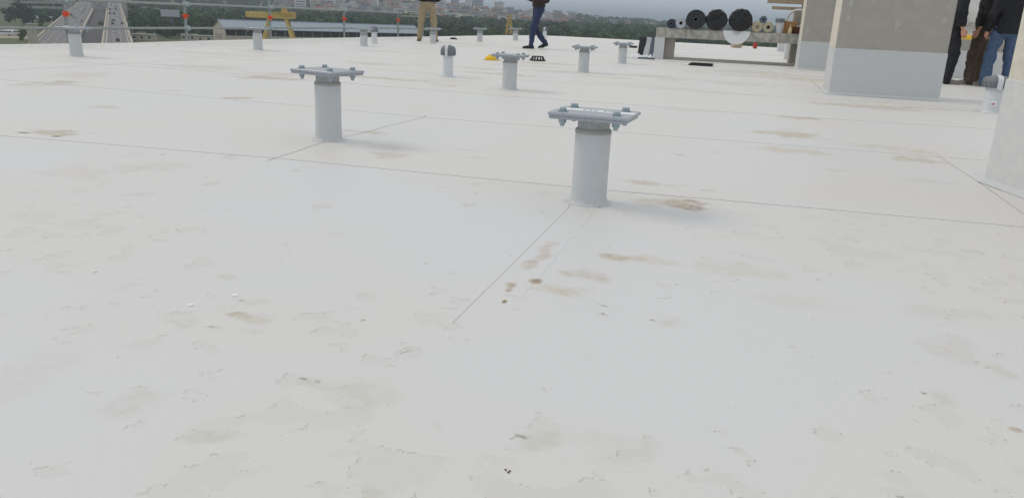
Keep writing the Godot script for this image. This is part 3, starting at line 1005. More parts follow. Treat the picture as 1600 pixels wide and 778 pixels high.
	cross.append([[Vector2(-5.9, -7.2), Vector2(-5.43, -8.34), Vector2(-4.84, -10.01), Vector2(-4.5, -11.57), Vector2(-3.4, -13.9), Vector2(0.5, -24.5), Vector2(2.2, -29.0)], 0.016])
	for k in 9:
		var x := -3.0 + k * 2.3
		var z := -10.0 - (k * 37 % 11) * 1.6
		cross.append([[Vector2(x, z + 1.4), Vector2(x + 0.6, z - 0.8)], 0.012])
	var inner: PackedVector2Array = Geometry2D.offset_polygon(outline, -0.34)[0]
	for i in lines.size() + 1:
		var lo: PackedVector2Array = seam(lines[i - 1], 60 + i - 1) if i > 0 else PackedVector2Array([Vector2(-20, 9), Vector2(26, 9)])
		var hi: PackedVector2Array = seam(lines[i], 60 + i) if i < lines.size() else PackedVector2Array([Vector2(-20, -40), Vector2(26, -40)])
		var gl: float = grooves[mini(i - 1, 2)] * 0.5 if i > 0 else 0.0
		var gh: float = grooves[mini(i, 2)] * 0.5
		var strip := PackedVector2Array()
		for p in lo: strip.append(p - Vector2(0, gl))
		hi.reverse()
		for p in hi: strip.append(p + Vector2(0, gh))
		var pieces := []
		for q in Geometry2D.intersect_polygons(strip, inner): pieces.append(q)
		for c in cross:
			var cut: PackedVector2Array = Geometry2D.offset_polyline(seam(c[0], 90, 0.003), c[1] * 0.5, Geometry2D.JOIN_MITER, Geometry2D.END_BUTT)[0]
			var next := []
			for q in pieces:
				for piece in Geometry2D.clip_polygons(q, cut):
					if not Geometry2D.is_polygon_clockwise(piece): next.append(piece)
			pieces = next
		var rect: Rect2 = near_r if i == 0 else (mid_r if i < 3 else far_r)
		var m: Material = M.sheet_near if i == 0 else (M.sheet_mid if i < 3 else M.sheet_far)
		for q in pieces:
			if q.size() < 3: continue
			part("membrane_sheet", sheet_mesh(q, rect, -0.0125, 0.0), m, roof)
	# welded cover strips beside two of the cross seams: thin, with uneven edges
	for wd in [[Vector2(-0.02, -2.20), Vector2(0.30, -3.36), 0.055, 0.035], [Vector2(2.44, -3.55), Vector2(2.80, -4.95), 0.07, 0.10], [Vector2(-1.15, -4.42), Vector2(-0.86, -5.45), 0.06, 0.05]]:
		var dv: Vector2 = (wd[1] - wd[0]).normalized()
		var nv2 := Vector2(-dv.y, dv.x)
		if nv2.x < 0: nv2 = -nv2
		var band := PackedVector2Array()
		var wl: float = wd[0].distance_to(wd[1])
		var wn := noise(int(wd[2] * 1000), 3.0, 3)
		for k in 40: band.append(wd[0] + dv * (wl * k / 39.0) + nv2 * (wd[3] * 0.2 + 0.006 * wn.get_noise_1d(k * 0.4)))
		for k in 40: band.append(wd[0] + dv * (wl * (39 - k) / 39.0) + nv2 * (wd[3] * 0.2 + wd[2] + 0.016 * wn.get_noise_1d(k * 0.3 + 50.0)))
		part("weld_strip", sheet_mesh(band, near_r if wd[0].y > -3.0 else mid_r, -0.001, 0.0008), M.sheet_near if wd[0].y > -3.0 else M.sheet_mid, roof)
	# the upstand that the membrane runs over at the roof's edge
	st = mb()
	st.set_smooth_group(1)
	var n := edge_pts.size()
	var prof := [Vector2(0.335, 0.0), Vector2(0.22, 0.03), Vector2(0.12, 0.052), Vector2(0.02, 0.056), Vector2(-0.02, 0.045), Vector2(-0.022, -0.16)]
	var rows := []
	for k in n:
		var d: Vector2 = (edge_pts[mini(k + 1, n - 1)] - edge_pts[maxi(k - 1, 0)]).normalized()
		var nv := Vector2(-d.y, d.x)
		var row := []
		for p in prof:
			var v: Vector2 = edge_pts[k] + nv * p.x
			row.append(Vector3(v.x, p.y, v.y))
		rows.append(row)
	for k in n - 1:
		for j in prof.size() - 1:
			quad(st, rows[k][j], rows[k + 1][j], rows[k + 1][j + 1], rows[k][j + 1])
	part("edge_upstand", fin(st), M.white_wall, roof)

# ------------------------------------------------------------------ pillars
func pillar(at: Vector2, turn: float, w: float, d: float, h: float, band: float, label: String, band_m: Material, up_m: Material, smears: int, seed_: int) -> Node3D:
	# `at` is the corner that is front and left; the pillar runs w along x and d to the back
	var o := base("concrete_pillar", Vector3(at.x, 0, at.y), turn, label, "pillar", "concrete pillars on the roof")
	part("shaft", box_mesh(Vector3(w, h, d), 0.008, Vector3(w / 2, h / 2, -d / 2)), up_m, o)
	# membrane turned up round the foot, a few millimetres proud, with a fillet on the floor
	part("coated_foot", box_mesh(Vector3(w + 0.012, band, d + 0.012), 0.005, Vector3(w / 2, band / 2 + 0.0005, -d / 2)), band_m, o)
	var st := mb()
	for q in [[Vector2(-0.006, 0.006), Vector2(w + 0.006, 0.006)], [Vector2(w + 0.006, 0.006), Vector2(w + 0.006, -d - 0.006)], [Vector2(w + 0.006, -d - 0.006), Vector2(-0.006, -d - 0.006)], [Vector2(-0.006, -d - 0.006), Vector2(-0.006, 0.006)]]:
		var a: Vector2 = q[0]
		var b: Vector2 = q[1]
		var e := (b - a).normalized()
		var nn := Vector2(-e.y, e.x)
		var t := nn * 0.03
		var ex := e * 0.03
		quad(st, Vector3(a.x - ex.x + t.x, 0.0025, a.y - ex.y + t.y), Vector3(b.x + ex.x + t.x, 0.0025, b.y + ex.y + t.y), Vector3(b.x, 0.03, b.y), Vector3(a.x, 0.03, a.y))
	part("floor_fillet", fin(st), M.wrap, o)
	if up_m == M.concrete:     # a thin cream panel covers the left side
		part("cream_side", box_mesh(Vector3(0.004, h - band - 0.01, d - 0.02), 0.0, Vector3(-0.0022, (h + band) * 0.5, -d / 2)), M.cream_wall, o)
	var r := RandomNumberGenerator.new()
	r.seed = seed_
	for k in smears:                     # thin smears of filler trowelled over the concrete
		var pl := PackedVector2Array()
		var s := r.randf_range(0.015, 0.05)
		for j in 14: pl.append(Vector2(cos(TAU * j / 14) * s * r.randf_range(0.35, 1.1), sin(TAU * j / 14) * s * r.randf_range(0.5, 1.5)))
		st = mb()
		prism(st, pl, 0.0, 0.0015)
		var side := r.randf()
		var x := r.randf_range(0.05, w - 0.1) if side > 0.6 else (r.randf_range(0.06, 0.12) if side > 0.25 else w - r.randf_range(0.06, 0.12))
		var f := part("filler_smear", fin(st), M.filler, o, Vector3(clampf(x, s * 1.2, w - s * 1.2), band + r.randf_range(0.16, h - band - 0.2), 0.0))
		f.rotation.x = PI / 2
	return o

func build_pillars():
	pillar(Vector2(3.90, -10.11), YAW, 1.27, 0.62, 2.3, 0.565, "wide grey concrete pillar with pale blue grey coated foot, beside the capped vent with a sticker", M.coat, M.concrete, 14, 3)
	pillar(Vector2(5.41, -15.79), YAW, 1.27, 0.62, 2.3, 0.53, "concrete pillar with coated foot at the end of the beam of rolls", M.coat, M.concrete, 7, 4)
	pillar(Vector2(2.66, -3.05), 0.0, 0.8, 1.36, 2.3, 0.575, "pale concrete pillar with whitish coated foot next to the diagonal seam", M.coat_pale, M.cream_wall, 3, 5)
	# stub behind the beam that carries the timber
	var o := base("concrete_stub", bl(2.80, 0, 0.47), YAW, "low rough concrete stub behind the coated pillar, carrying timber planks", "stub")
	part("block", box_mesh(Vector3(0.9, 1.12, 0.5), 0.01, Vector3(0.45, 0.56, -0.25)), M.concrete, o)
	# low pedestal behind the group of three people, and the white wall far behind it
	o = base("concrete_pedestal", Vector3(7.95, 0, -15.3), YAW, "low concrete pedestal with coated foot behind the three standing people", "pedestal")
	part("block", box_mesh(Vector3(1.6, 0.70, 0.7), 0.01, Vector3(0.8, 0.35, -0.35)), M.concrete, o)
	part("coated_foot", box_mesh(Vector3(1.612, 0.5, 0.712), 0.004, Vector3(0.8, 0.2505, -0.35)), M.coat_pale, o)
	o = base("white_wall", Vector3(8.8, 0, -19.2), YAW, "tall cream white wall with a rough ledge behind the three standing people", "wall")
	part("wall", box_mesh(Vector3(6.0, 3.0, 0.3), 0.01, Vector3(3.0, 1.5, -0.15)), M.white_wall, o)
	part("ledge", box_mesh(Vector3(6.0, 0.10, 0.5), 0.02, Vector3(3.0, 1.02, 0.0)), M.concrete_beam, o)
	part("joint_strip", box_mesh(Vector3(0.03, 0.9, 0.012), 0.0, Vector3(0.95, 1.75, 0.006)), M.cap_grey, o)

# ------------------------------------------------------------------ land
const GROUND := -26.0

func hill_top(u: float) -> float:
	var k := [[-1.2, 62.0], [-0.6, 50.0], [-0.38, 36.0], [-0.246, 25.0], [-0.103, 12.0], [-0.044, 6.0], [0.034, -3.0], [0.10, -12.0], [0.2, -18.0], [1.2, -20.0]]
	for i in k.size() - 1:
		if u <= k[i + 1][0]: return lerpf(k[i][1], k[i + 1][1], clampf((u - k[i][0]) / (k[i + 1][0] - k[i][0]), 0.0, 1.0))
	return -18.0

func land(x: float, z: float) -> float:
	var d := -z
	if d < 900.0: return GROUND
	var u := x / d
	var start := 1380.0 if u > -0.3 else lerpf(1380.0, 1050.0, clampf((-0.3 - u) / 0.15, 0.0, 1.0))
	return GROUND + (hill_top(u) - GROUND) * smoothstep(start, 2500.0, d)

func build_terrain():
	var g := mb()
	bx(g, Vector3(0, GROUND - 0.5, -6000), Vector3(40000, 1.0, 40000))
	var m := mottled(srgb(0.055, 0.085, 0.028), srgb(0.13, 0.13, 0.055), 0.004, 0.95, 41, 0.0, 0.0, 0.05)
	var o := part("ground", fin(g), m, self)
	tag(o, "", "", "", "structure")
	# city hill
	var st := mb()
	st.set_smooth_group(1)
	var us := 70
	var ds := 26
	var P := func(i, j):
		var u: float = lerpf(-1.1, 0.75, float(i) / us)
		var d: float = lerpf(1000.0, 4400.0, pow(float(j) / ds, 1.3))
		var y := land(u * d, -d) + (0.0 if d < 2700 else -(d - 2700) * 0.012)
		return Vector3(u * d, y - 0.3, -d)
	for i in us:
		for j in ds:
			quad(st, P.call(i, j), P.call(i + 1, j), P.call(i + 1, j + 1), P.call(i, j + 1))
	o = part("hills", fin(st), m, self)
	tag(o, "", "", "", "structure")
	# the last ridge
	st = mb()
	st.set_smooth_group(1)
	var nz := noise(8, 0.0006, 3)
	for i in 90:
		var x0 := -7000.0 + i * 160.0
		var x1 := x0 + 160.0
		var h0 := 14.0 + 26.0 * nz.get_noise_1d(x0) - x0 * 0.009 
		var h1 := 14.0 + 26.0 * nz.get_noise_1d(x1) - x1 * 0.009
		quad(st, Vector3(x0, GROUND - 2, -6900), Vector3(x1, GROUND - 2, -6900), Vector3(x1, h1 * 0.4 - 14, -7600), Vector3(x0, h0 * 0.4 - 14, -7600))
		quad(st, Vector3(x0, h0 * 0.4 - 14, -7600), Vector3(x1, h1 * 0.4 - 14, -7600), Vector3(x1, h1, -8600), Vector3(x0, h0, -8600))
		quad(st, Vector3(x0, h0, -8600), Vector3(x1, h1, -8600), Vector3(x1, GROUND - 2, -9600), Vector3(x0, GROUND - 2, -9600))
	o = part("far_hills", fin(st), mat(srgb(0.05, 0.075, 0.04), 0.95), self)
	tag(o, "", "", "", "structure")

# ------------------------------------------------------------------ motorway
const RO := Vector3(-203, 0, -406)
const RD := Vector3(-0.4465, 0, -0.895)
const RN := Vector3(0.895, 0, -0.4465)

func deck_y(s: float) -> float:
	return -21.7 + 0.0224 * minf(s, 560.0) + 0.0224 * 0.4 * (1.0 - exp(-maxf(s - 560.0, 0.0) / 150.0)) * 150.0

func rp(s: float, q: float, dy := 0.0) -> Vector3:
	var p := RO + RD * s + RN * q
	return Vector3(p.x, deck_y(s) + dy, p.z)

func ribbon(q0: float, q1: float, y0: float, y1: float, s0 := -90.0, s1 := 1200.0, step := 40.0) -> ArrayMesh:
	var st := mb()
	var s := s0
	while s < s1 - 0.1:
		var e := minf(s + step, s1)
		var a := [rp(s, q0, y0), rp(s, q1, y0), rp(s, q1, y1), rp(s, q0, y1)]
		var b := [rp(e, q0, y0), rp(e, q1, y0), rp(e, q1, y1), rp(e, q0, y1)]
		quad(st, a[3], a[2], b[2], b[3])
		quad(st, b[0], b[1], a[1], a[0])
		quad(st, a[1], b[1], b[2], a[2])
		quad(st, b[0], a[0], a[3], b[3])
		if s == s0: quad(st, a[0], a[1], a[2], a[3])
		if e >= s1 - 0.1: quad(st, b[1], b[0], b[3], b[2])
		s = e
	return fin(st)

func make_car(m: Material) -> Node3D:
	var o := Node3D.new()
	var side := PackedVector2Array([Vector2(-2.1, 0.35), Vector2(2.05, 0.35), Vector2(2.12, 0.75), Vector2(1.2, 0.95), Vector2(-1.9, 1.0), Vector2(-2.15, 0.8)])
	var st := mb()
	prism(st, side, -0.88, 0.88)
	var b := part("body", fin(st), m, o); b.rotation = Vector3(-PI / 2, 0, 0)
	var cab := PackedVector2Array([Vector2(-1.75, 0.98), Vector2(1.05, 0.93), Vector2(0.4, 1.45), Vector2(-1.3, 1.47)])
	st = mb()
	prism(st, cab, -0.74, 0.74)
	var c := part("cabin", fin(st), M.glass, o); c.rotation = Vector3(-PI / 2, 0, 0)
	part("car_roof", box_mesh(Vector3(1.75, 0.05, 1.4), 0.02, Vector3(-0.45, 1.48, 0)), m, o)
	for sx in [-1.3, 1.3]:
		for sz in [-0.8, 0.8]:
			part("wheel", rod_mesh(Vector3(sx, 0.33, sz - 0.1), Vector3(sx, 0.33, sz + 0.1), 0.33), M.black_rubber, o)
	return o

func build_motorway():
	var o := base("road", Vector3.ZERO)
	tag(o, "", "", "", "structure")
	part("carriageway", ribbon(-35.5, -18.5, -1.4, 0.0), M.asphalt, o)
	part("carriageway", ribbon(-5.5, 5.6, -1.4, 0.0), M.asphalt, o)
	part("median_roadway", ribbon(-18.0, -7.2, -2.6, -1.0), M.asphalt_dark, o)
	part("embankment", ribbon(-34.0, 5.0, -12.0, -2.7), M.shed_wall, o)
	for q in [-35.9, -18.2, -6.6, 6.6]:
		part("parapet", ribbon(q - 0.4, q + 0.4, -1.5, 1.0), M.kerb, o)
	part("footway", ribbon(5.7, 6.2, -1.3, 0.15), M.kerb, o)
	part("footway", ribbon(-6.2, -5.55, -1.3, 0.15), M.kerb, o)
	for q in [-34.9, -19.2, -5.0, 5.0]:
		part("edge_line", ribbon(q - 0.12, q + 0.12, 0.005, 0.03), M.line, o)
	for q in [-31.0, -27.2, -23.2, -1.7, 1.7]:
		for k in 32:
			part("lane_dash", ribbon(q - 0.1, q + 0.1, 0.005, 0.03, -80.0 + k * 22, -73.0 + k * 22), M.line, o)
	for k in 9:      # lamp posts along the parapets
		var s := -40.0 + k * 75.0
		for q in [-18.2, 6.6]:
			var lp := base("street_lamp", rp(s, q, 0.9), atan2(RN.x, RN.z) + PI / 2, "slim grey street lamp on the parapet of the motorway", "street lamp", "lamps along the motorway")
			part("pole", rod_mesh(Vector3.ZERO, Vector3(0, 9, 0), 0.14, 0.07, 8), M.far_concrete, lp)
			part("arm", rod_mesh(Vector3(0, 9, 0), Vector3(1.6, 9.4, 0), 0.07, 0.05, 8), M.far_concrete, lp)
			part("lantern", box_mesh(Vector3(0.7, 0.12, 0.25), 0.03, Vector3(1.9, 9.42, 0)), M.far_concrete, lp)
	# traffic
	var paints := {"white": mat(Color8(222, 224, 226), 0.3), "black": mat(Color8(26, 27, 30), 0.3), "dark red": mat(Color8(104, 36, 36), 0.3), "silver": mat(Color8(160, 164, 170), 0.35, 0.4), "dark blue": mat(Color8(36, 44, 70), 0.3)}
	var cars := [[-206.8, -414.1, "black"], [-240.8, -477.9, "white"], [-278.0, -551.8, "black"], [-275.5, -562.7, "dark red"], [-296.6, -590.2, "black"], [-325.8, -656.1, "white"], [-352.1, -691.2, "black"], [-348.5, -695.7, "dark blue"], [-394.7, -779.1, "black"], [-391.9, -786.9, "black"], [-441.2, -875.8, "silver"], [-421.9, -847.7, "dark blue"],
		[-364.1, -668.9, "white"], [-330.6, -600.6, "silver"], [-406.9, -752.8, "white"], [-420.9, -781.2, "white"], [-452.9, -843.5, "white"], [-443.5, -829.6, "silver"], [-351.3, -634.0, "black"], [-405.2, -756.4, "silver"], [-372.0, -690.0, "silver"], [-303.0, -560.0, "silver"]]
	var protos := {}
	for c in cars:
		var rel := Vector3(c[0], 0, c[1]) - RO
		var s := rel.dot(RD)
		var q := rel.dot(RN)
		q = clampf(q, -33.0, -21.0) if q < -12.0 else clampf(q, -4.0, 4.0)
		var way := "far carriageway heading for the roof" if q < -12 else "carriageway that starts by the ramp"
		var turn := atan2(-RD.z, RD.x) + (PI if q < -12 else 0.0)
		var lab := "small %s car driving on the %s of the motorway" % [c[2], "wide left-hand" if q < -12 else "narrower right-hand"]
		lab = "small %s car on the motorway carriageway %s" % [c[2], "beyond the dark median" if q < -12 else "on the billboard side"]
		if not protos.has(c[2]): protos[c[2]] = make_car(paints[c[2]])
		var car: Node3D = protos[c[2]].duplicate()
		car.name = numbered("car")
		add_child(car)
		car.position = rp(s, q, 0.012)
		car.rotation.y = turn
		tag(car, lab, "car", "cars on the motorway")
	for k in protos: protos[k].free()
	# two flyovers that cross in the distance
	var fly := [[[Vector3(-800, -17, -1000), Vector3(-640, -13.2, -1000), Vector3(-552, -10.3, -1000), Vector3(-486, -10.4, -1000), Vector3(-432, -14.0, -1000), Vector3(-340, -18, -990)], "upper pale concrete flyover crossing behind the motorway"],
		[[Vector3(-800, -20.5, -930), Vector3(-594, -17.2, -930), Vector3(-521, -15.4, -930)], "lower grey concrete flyover joining the motorway beside the trees"],
		[[Vector3(-452, -13.9, -930), Vector3(-425, -14.9, -930), Vector3(-392, -17.5, -935)], "short flyover ramp leaving the motorway towards the billboard"]]
	for f in fly:
		var v := base("flyover", f[0][0], 0.0, f[1], "flyover", "flyovers behind the motorway")
		var p0: Vector3 = f[0][0]
		for i in f[0].size() - 1:
			var a: Vector3 = f[0][i] - p0
			var b: Vector3 = f[0][i + 1] - p0
			var st := mb()
			bx(st, (a + b) * 0.5, Vector3(a.distance_to(b), 1.8, 11.0), 0.0, Basis(Vector3.UP, atan2(a.z - b.z, b.x - a.x)) * Basis(Vector3.BACK, atan2(b.y - a.y, Vector2(b.x - a.x, b.z - a.z).length())))
			part("deck", fin(st), M.far_concrete, v)
			st = mb()
			bx(st, (a + b) * 0.5 + Vector3(0, 1.2, 5.6), Vector3(a.distance_to(b), 1.0, 0.4), 0.0, Basis(Vector3.UP, atan2(a.z - b.z, b.x - a.x)) * Basis(Vector3.BACK, atan2(b.y - a.y, Vector2(b.x - a.x, b.z - a.z).length())))
			part("parapet", fin(st), M.kerb, v)
			var n := maxi(1, int(a.distance_to(b) / 38.0))
			for k in n:
				var p := a.lerp(b, (k + 0.5) / n)
				part("pier", box_mesh(Vector3(2.0, p.y + p0.y - GROUND, 4.0), 0.2, Vector3(p.x, (GROUND - p0.y + p.y) * 0.5 - 0.9, p.z)), M.far_concrete, v)
	# portal pillars beside the carriageways where the flyover crosses
	for q in [-37.5, -17.2, -7.6, 8.6]:
		var pl := base("flyover_pillar", Vector3(rp(420, q).x, GROUND, rp(420, q).z), 0.45, "tall grey concrete pillar rising beside the motorway carriageway", "pillar", "pillars beside the motorway")
		part("shaft", box_mesh(Vector3(4.6, 24.0, 3.0), 0.2, Vector3(0, 12, 0)), M.far_concrete, pl)
		part("head", box_mesh(Vector3(6.2, 1.6, 4.0), 0.2, Vector3(0, 24.8, 0)), M.far_concrete, pl)
	# tapered pier in the meadow
	var pr := base("concrete_pier", Vector3(-213, GROUND, -352), 0.3, "lone tapered concrete pier standing in the meadow before the motorway", "pier")
	var st2 := mb()
	lathe(st2, [Vector2(2.2, 0), Vector2(2.0, 5), Vector2(2.35, 12.6), Vector2(2.5, 13.2), Vector2(0, 13.2)], 4, Vector3.ZERO, Basis(Vector3.UP, PI / 4), false)
	part("shaft", fin(st2), M.kerb, pr)
	part("cap", box_mesh(Vector3(3.9, 0.5, 3.9), 0.05, Vector3(0, 13.46, 0)), M.far_concrete, pr)
	# billboard
	var bb := base("billboard", Vector3(-259, GROUND, -600), 0.1, "large pale grey billboard on a post among the trees", "billboard")
	part("panel", box_mesh(Vector3(13.2, 4.8, 0.6), 0.05, Vector3(0, 16.2, 0)), mat(Color8(176, 180, 188), 0.6), bb)
	part("frame_bar", box_mesh(Vector3(13.4, 0.25, 0.7), 0.0, Vector3(0, 13.7, 0)), M.far_concrete, bb)
	part("post", box_mesh(Vector3(1.3, 14.0, 1.0), 0.1, Vector3(1.0, 7.0, 0)), M.shed_dark, bb)
	for k in 5: part("lamp_arm", box_mesh(Vector3(0.2, 1.0, 0.2), 0.0, Vector3(-5.2 + k * 2.5, 19.1, 0)), M.far_concrete, bb)
	# coaches on the gravel lot
	for b in [[-334.0, -523.0, 0.35, "white coach parked at the edge of the gravel lot"], [-321.0, -512.0, 0.1, "white coach with dark windows parked next to the shrubs"], [-324.0, -506.0, 0.15, "low white van parked in front of the coach"]]:
		var c := base("coach", Vector3(b[0], GROUND + 0.004, b[1]), b[2], b[3], "coach", "coaches on the gravel lot")
		part("body", box_mesh(Vector3(10.5, 2.7, 2.5), 0.25, Vector3(0, 1.85, 0)), paints["white"], c)
		for k in 6: part("window", box_mesh(Vector3(1.4, 0.9, 2.54), 0.02, Vector3(-4.1 + k * 1.65, 2.35, 0)), M.glass, c)
		for sx in [-3.4, 3.2]:
			part("wheel", rod_mesh(Vector3(sx, 0.5, -1.26), Vector3(sx, 0.5, 1.26), 0.5), M.black_rubber, c)
	st2 = mb()
	prism(st2, PackedVector2Array([Vector2(-370, -535), Vector2(-300, -520), Vector2(-285, -480), Vector2(-360, -470)]), GROUND - 0.2, GROUND + 0.004)
	var lot := part("gravel_lot", fin(st2), mottled(Color8(150, 140, 124), Color8(172, 162, 146), 0.05, 0.95, 55), self)
	tag(lot, "", "", "", "structure")
	# a row of parked white lorries and small houses by the trees
	for k in 7:
		var c := base("parked_lorry", Vector3(-512.0 + k * 5.4, GROUND, -842.0 + k * 1.2 + (k % 3) * 2.0), 1.2 + 0.1 * (k % 3), "white lorry parked in the row beyond the meadow", "lorry", "lorries parked beyond the meadow")
		part("box", box_mesh(Vector3(6.5, 2.8, 2.4), 0.1, Vector3(-0.8, 2.2, 0)), paints["white"], c)
		part("cab", box_mesh(Vector3(1.9, 2.3, 2.3), 0.2, Vector3(3.5, 1.75, 0)), paints["silver"], c)
		for sx in [-2.8, 3.3]: part("wheel", rod_mesh(Vector3(sx, 0.5, -1.2), Vector3(sx, 0.5, 1.2), 0.5), M.black_rubber, c)
	var hs := [[-243.0, -520.0, 15.0, "low grey shed with a flat roof below the billboard"], [-208.0, -540.0, 17.0, "small white house with a low roof near the warehouse"], [-225.0, -548.0, 9.0, "tiny pale kiosk on the grass below the billboard"]]
	for h in hs:
		var c := base("small_house", Vector3(h[0], GROUND, h[1]), 0.2, h[3], "house", "small houses by the motorway trees")
		part("wall", box_mesh(Vector3(h[2], 3.6, 7.0), 0.0, Vector3(0, 1.8, 0)), M.shed_wall, c)
		part("roof", box_mesh(Vector3(h[2] + 1.2, 0.5, 8.0), 0.1, Vector3(0, 3.85, 0)), M.far_concrete, c)
		for k in 3: part("window", box_mesh(Vector3(1.4, 1.3, 0.1), 0.0, Vector3(-h[2] * 0.3 + k * h[2] * 0.3, 2.0, 3.52)), M.glass, c)

# ------------------------------------------------------------------ warehouse, cranes
func build_warehouse():
	var ex := Vector3(0.8, 0, -0.6)
	var turn := atan2(0.6, 0.8)
	var o := base("warehouse", Vector3(-179, GROUND, -480), turn, "long grey roofed warehouse with pale gable wall behind the railing", "warehouse")
	var L := 131.0
	var W := 11.5
	var he := 11.6
	var hr := 16.1
	var st := mb()
	prism(st, PackedVector2Array([Vector2(-W, 0), Vector2(W, 0), Vector2(W, he), Vector2(0, hr - 0.5), Vector2(-W, he)]), 0.0, 0.5)
	var g := part("gable_wall", fin(st), M.shed_wall, o)
	g.transform = Transform3D(Basis(Vector3(0, 0, 1), Vector3(1, 0, 0), Vector3(0, 1, 0)), Vector3(0, 0, 0))
	for k in 6:      # painted scrawl on the gable
		var s := part("graffiti_stroke", box_mesh(Vector3(0.06, 2.4 + 0.7 * (k % 3), 0.6), 0.0, Vector3(-0.03, 6.4 + 0.3 * (k % 2), -7.0 + k * 2.3)), M.shed_dark, g)
		s.position = Vector3.ZERO
		s.transform = g.transform.affine_inverse()
	part("long_wall", box_mesh(Vector3(L, 7.4, 0.5), 0.0, Vector3(L / 2 + 0.25, 3.7, W - 0.25)), M.shed_wall, o)
	for k in 22:
		part("bay_post", box_mesh(Vector3(0.3, 4.0, 0.5), 0.0, Vector3(0.5 + k * 5.9, 9.42, W - 0.24)), M.far_concrete, o)
	var g2 := part("gable_wall", g.mesh, M.shed_wall, o)
	g2.transform = Transform3D(g.transform.basis, Vector3(L - 0.5, 0, 0))
	part("back_wall", box_mesh(Vector3(L, he, 0.5), 0.0, Vector3(L / 2 + 0.25, he / 2, -W + 0.25)), M.shed_wall, o)
	for s in [-1, 1]:
		st = mb()
		var a := Vector3(-0.6, hr, 0)
		var b := Vector3(L + 0.6, hr, 0)
		var e := Vector3(0, he - hr - 0.35, s * (W + 0.8))
		var th := Vector3(0, -0.35, 0)
		if s > 0:
			quad(st, a + e, b + e, b, a); quad(st, a + e + th, b + e + th, b + e, a + e)
		else:
			quad(st, b + e, a + e, a, b); quad(st, b + e + th, a + e + th, a + e, b + e)
		quad(st, a + th, b + th, b + e + th, a + e + th)
		part("roof_slope", fin(st), M.shed_roof, o)
	part("ridge_cap", box_mesh(Vector3(L + 1.2, 0.3, 0.9), 0.05, Vector3(L / 2, hr + 0.05, 0)), M.shed_roof, o)
	# gantry crane before it
	o = base("gantry_crane", Vector3(-134, GROUND, -438), 0.1, "yellow gantry crane spanning in front of the warehouse roof", "crane")
	for z in [-3.0, 3.0]:
		part("girder", box_mesh(Vector3(25.0, 3.0, 1.4), 0.1, Vector3(-0.8, 20.3, z)), M.crane, o)
		for s in [[-1.4, -6.8], [7.4, 12.6]]:
			st = mb()
			var a := Vector3(s[1], 0.8, z * 1.5)
			var b := Vector3(s[0], 18.8, z)
			bx(st, (a + b) * 0.5, Vector3(1.3, a.distance_to(b), 1.0), 0.0, turned(b - a))
			part("leg", fin(st), M.crane, o)
	for x in [-6.8, 12.6]: part("bogie", box_mesh(Vector3(1.6, 1.6, 12.0), 0.1, Vector3(x, 0.8, 0)), M.crane_dark, o)
	part("end_beam", box_mesh(Vector3(1.2, 2.2, 7.4), 0.1, Vector3(-12.6, 20.1, 0)), M.crane, o)
	part("trolley", box_mesh(Vector3(6.4, 2.4, 8.0), 0.15, Vector3(8.2, 21.2, 0)), M.crane_dark, o)
	part("trolley_cabin", box_mesh(Vector3(2.6, 2.4, 3.0), 0.15, Vector3(6.4, 23.4, 0)), M.crane_dark, o)
	part("walkway", box_mesh(Vector3(8.0, 0.2, 0.8), 0.0, Vector3(1.0, 22.1, 4.2)), M.crane_dark, o)
	# lattice tower farther off
	o = base("lattice_tower", Vector3(-9.4, GROUND, -600), 0.3, "narrow yellow lattice tower rising from the trees", "tower")
	var H := 26.0
	for k in 4:
		var c := Vector3(-1 if k & 1 else 1, 0, -1 if k & 2 else 1)
		part("leg", rod_mesh(c * 2.9, c * 1.1 + Vector3(0, H - 2, 0), 0.42, 0.34, 6), M.crane_dark, o)
	for k in 8:
		var y := k * 3.0
		var w := lerpf(2.9, 1.1, y / (H - 2))
		var w2 := lerpf(2.9, 1.1, (y + 3.0) / (H - 2))
		for f in 4:
			var t := Basis(Vector3.UP, f * PI / 2)
			part("brace", rod_mesh(t * Vector3(-w, y, w), t * Vector3(w2, y + 3.0, w2), 0.24, 0.24, 5), M.crane, o)
			part("brace", rod_mesh(t * Vector3(-w, y + 0.01, w), t * Vector3(w, y + 0.01, w), 0.22, 0.22, 5), M.crane, o)
	part("head", box_mesh(Vector3(2.2, 1.8, 2.2), 0.2, Vector3(0, H - 1.0, 0)), M.crane_dark, o)

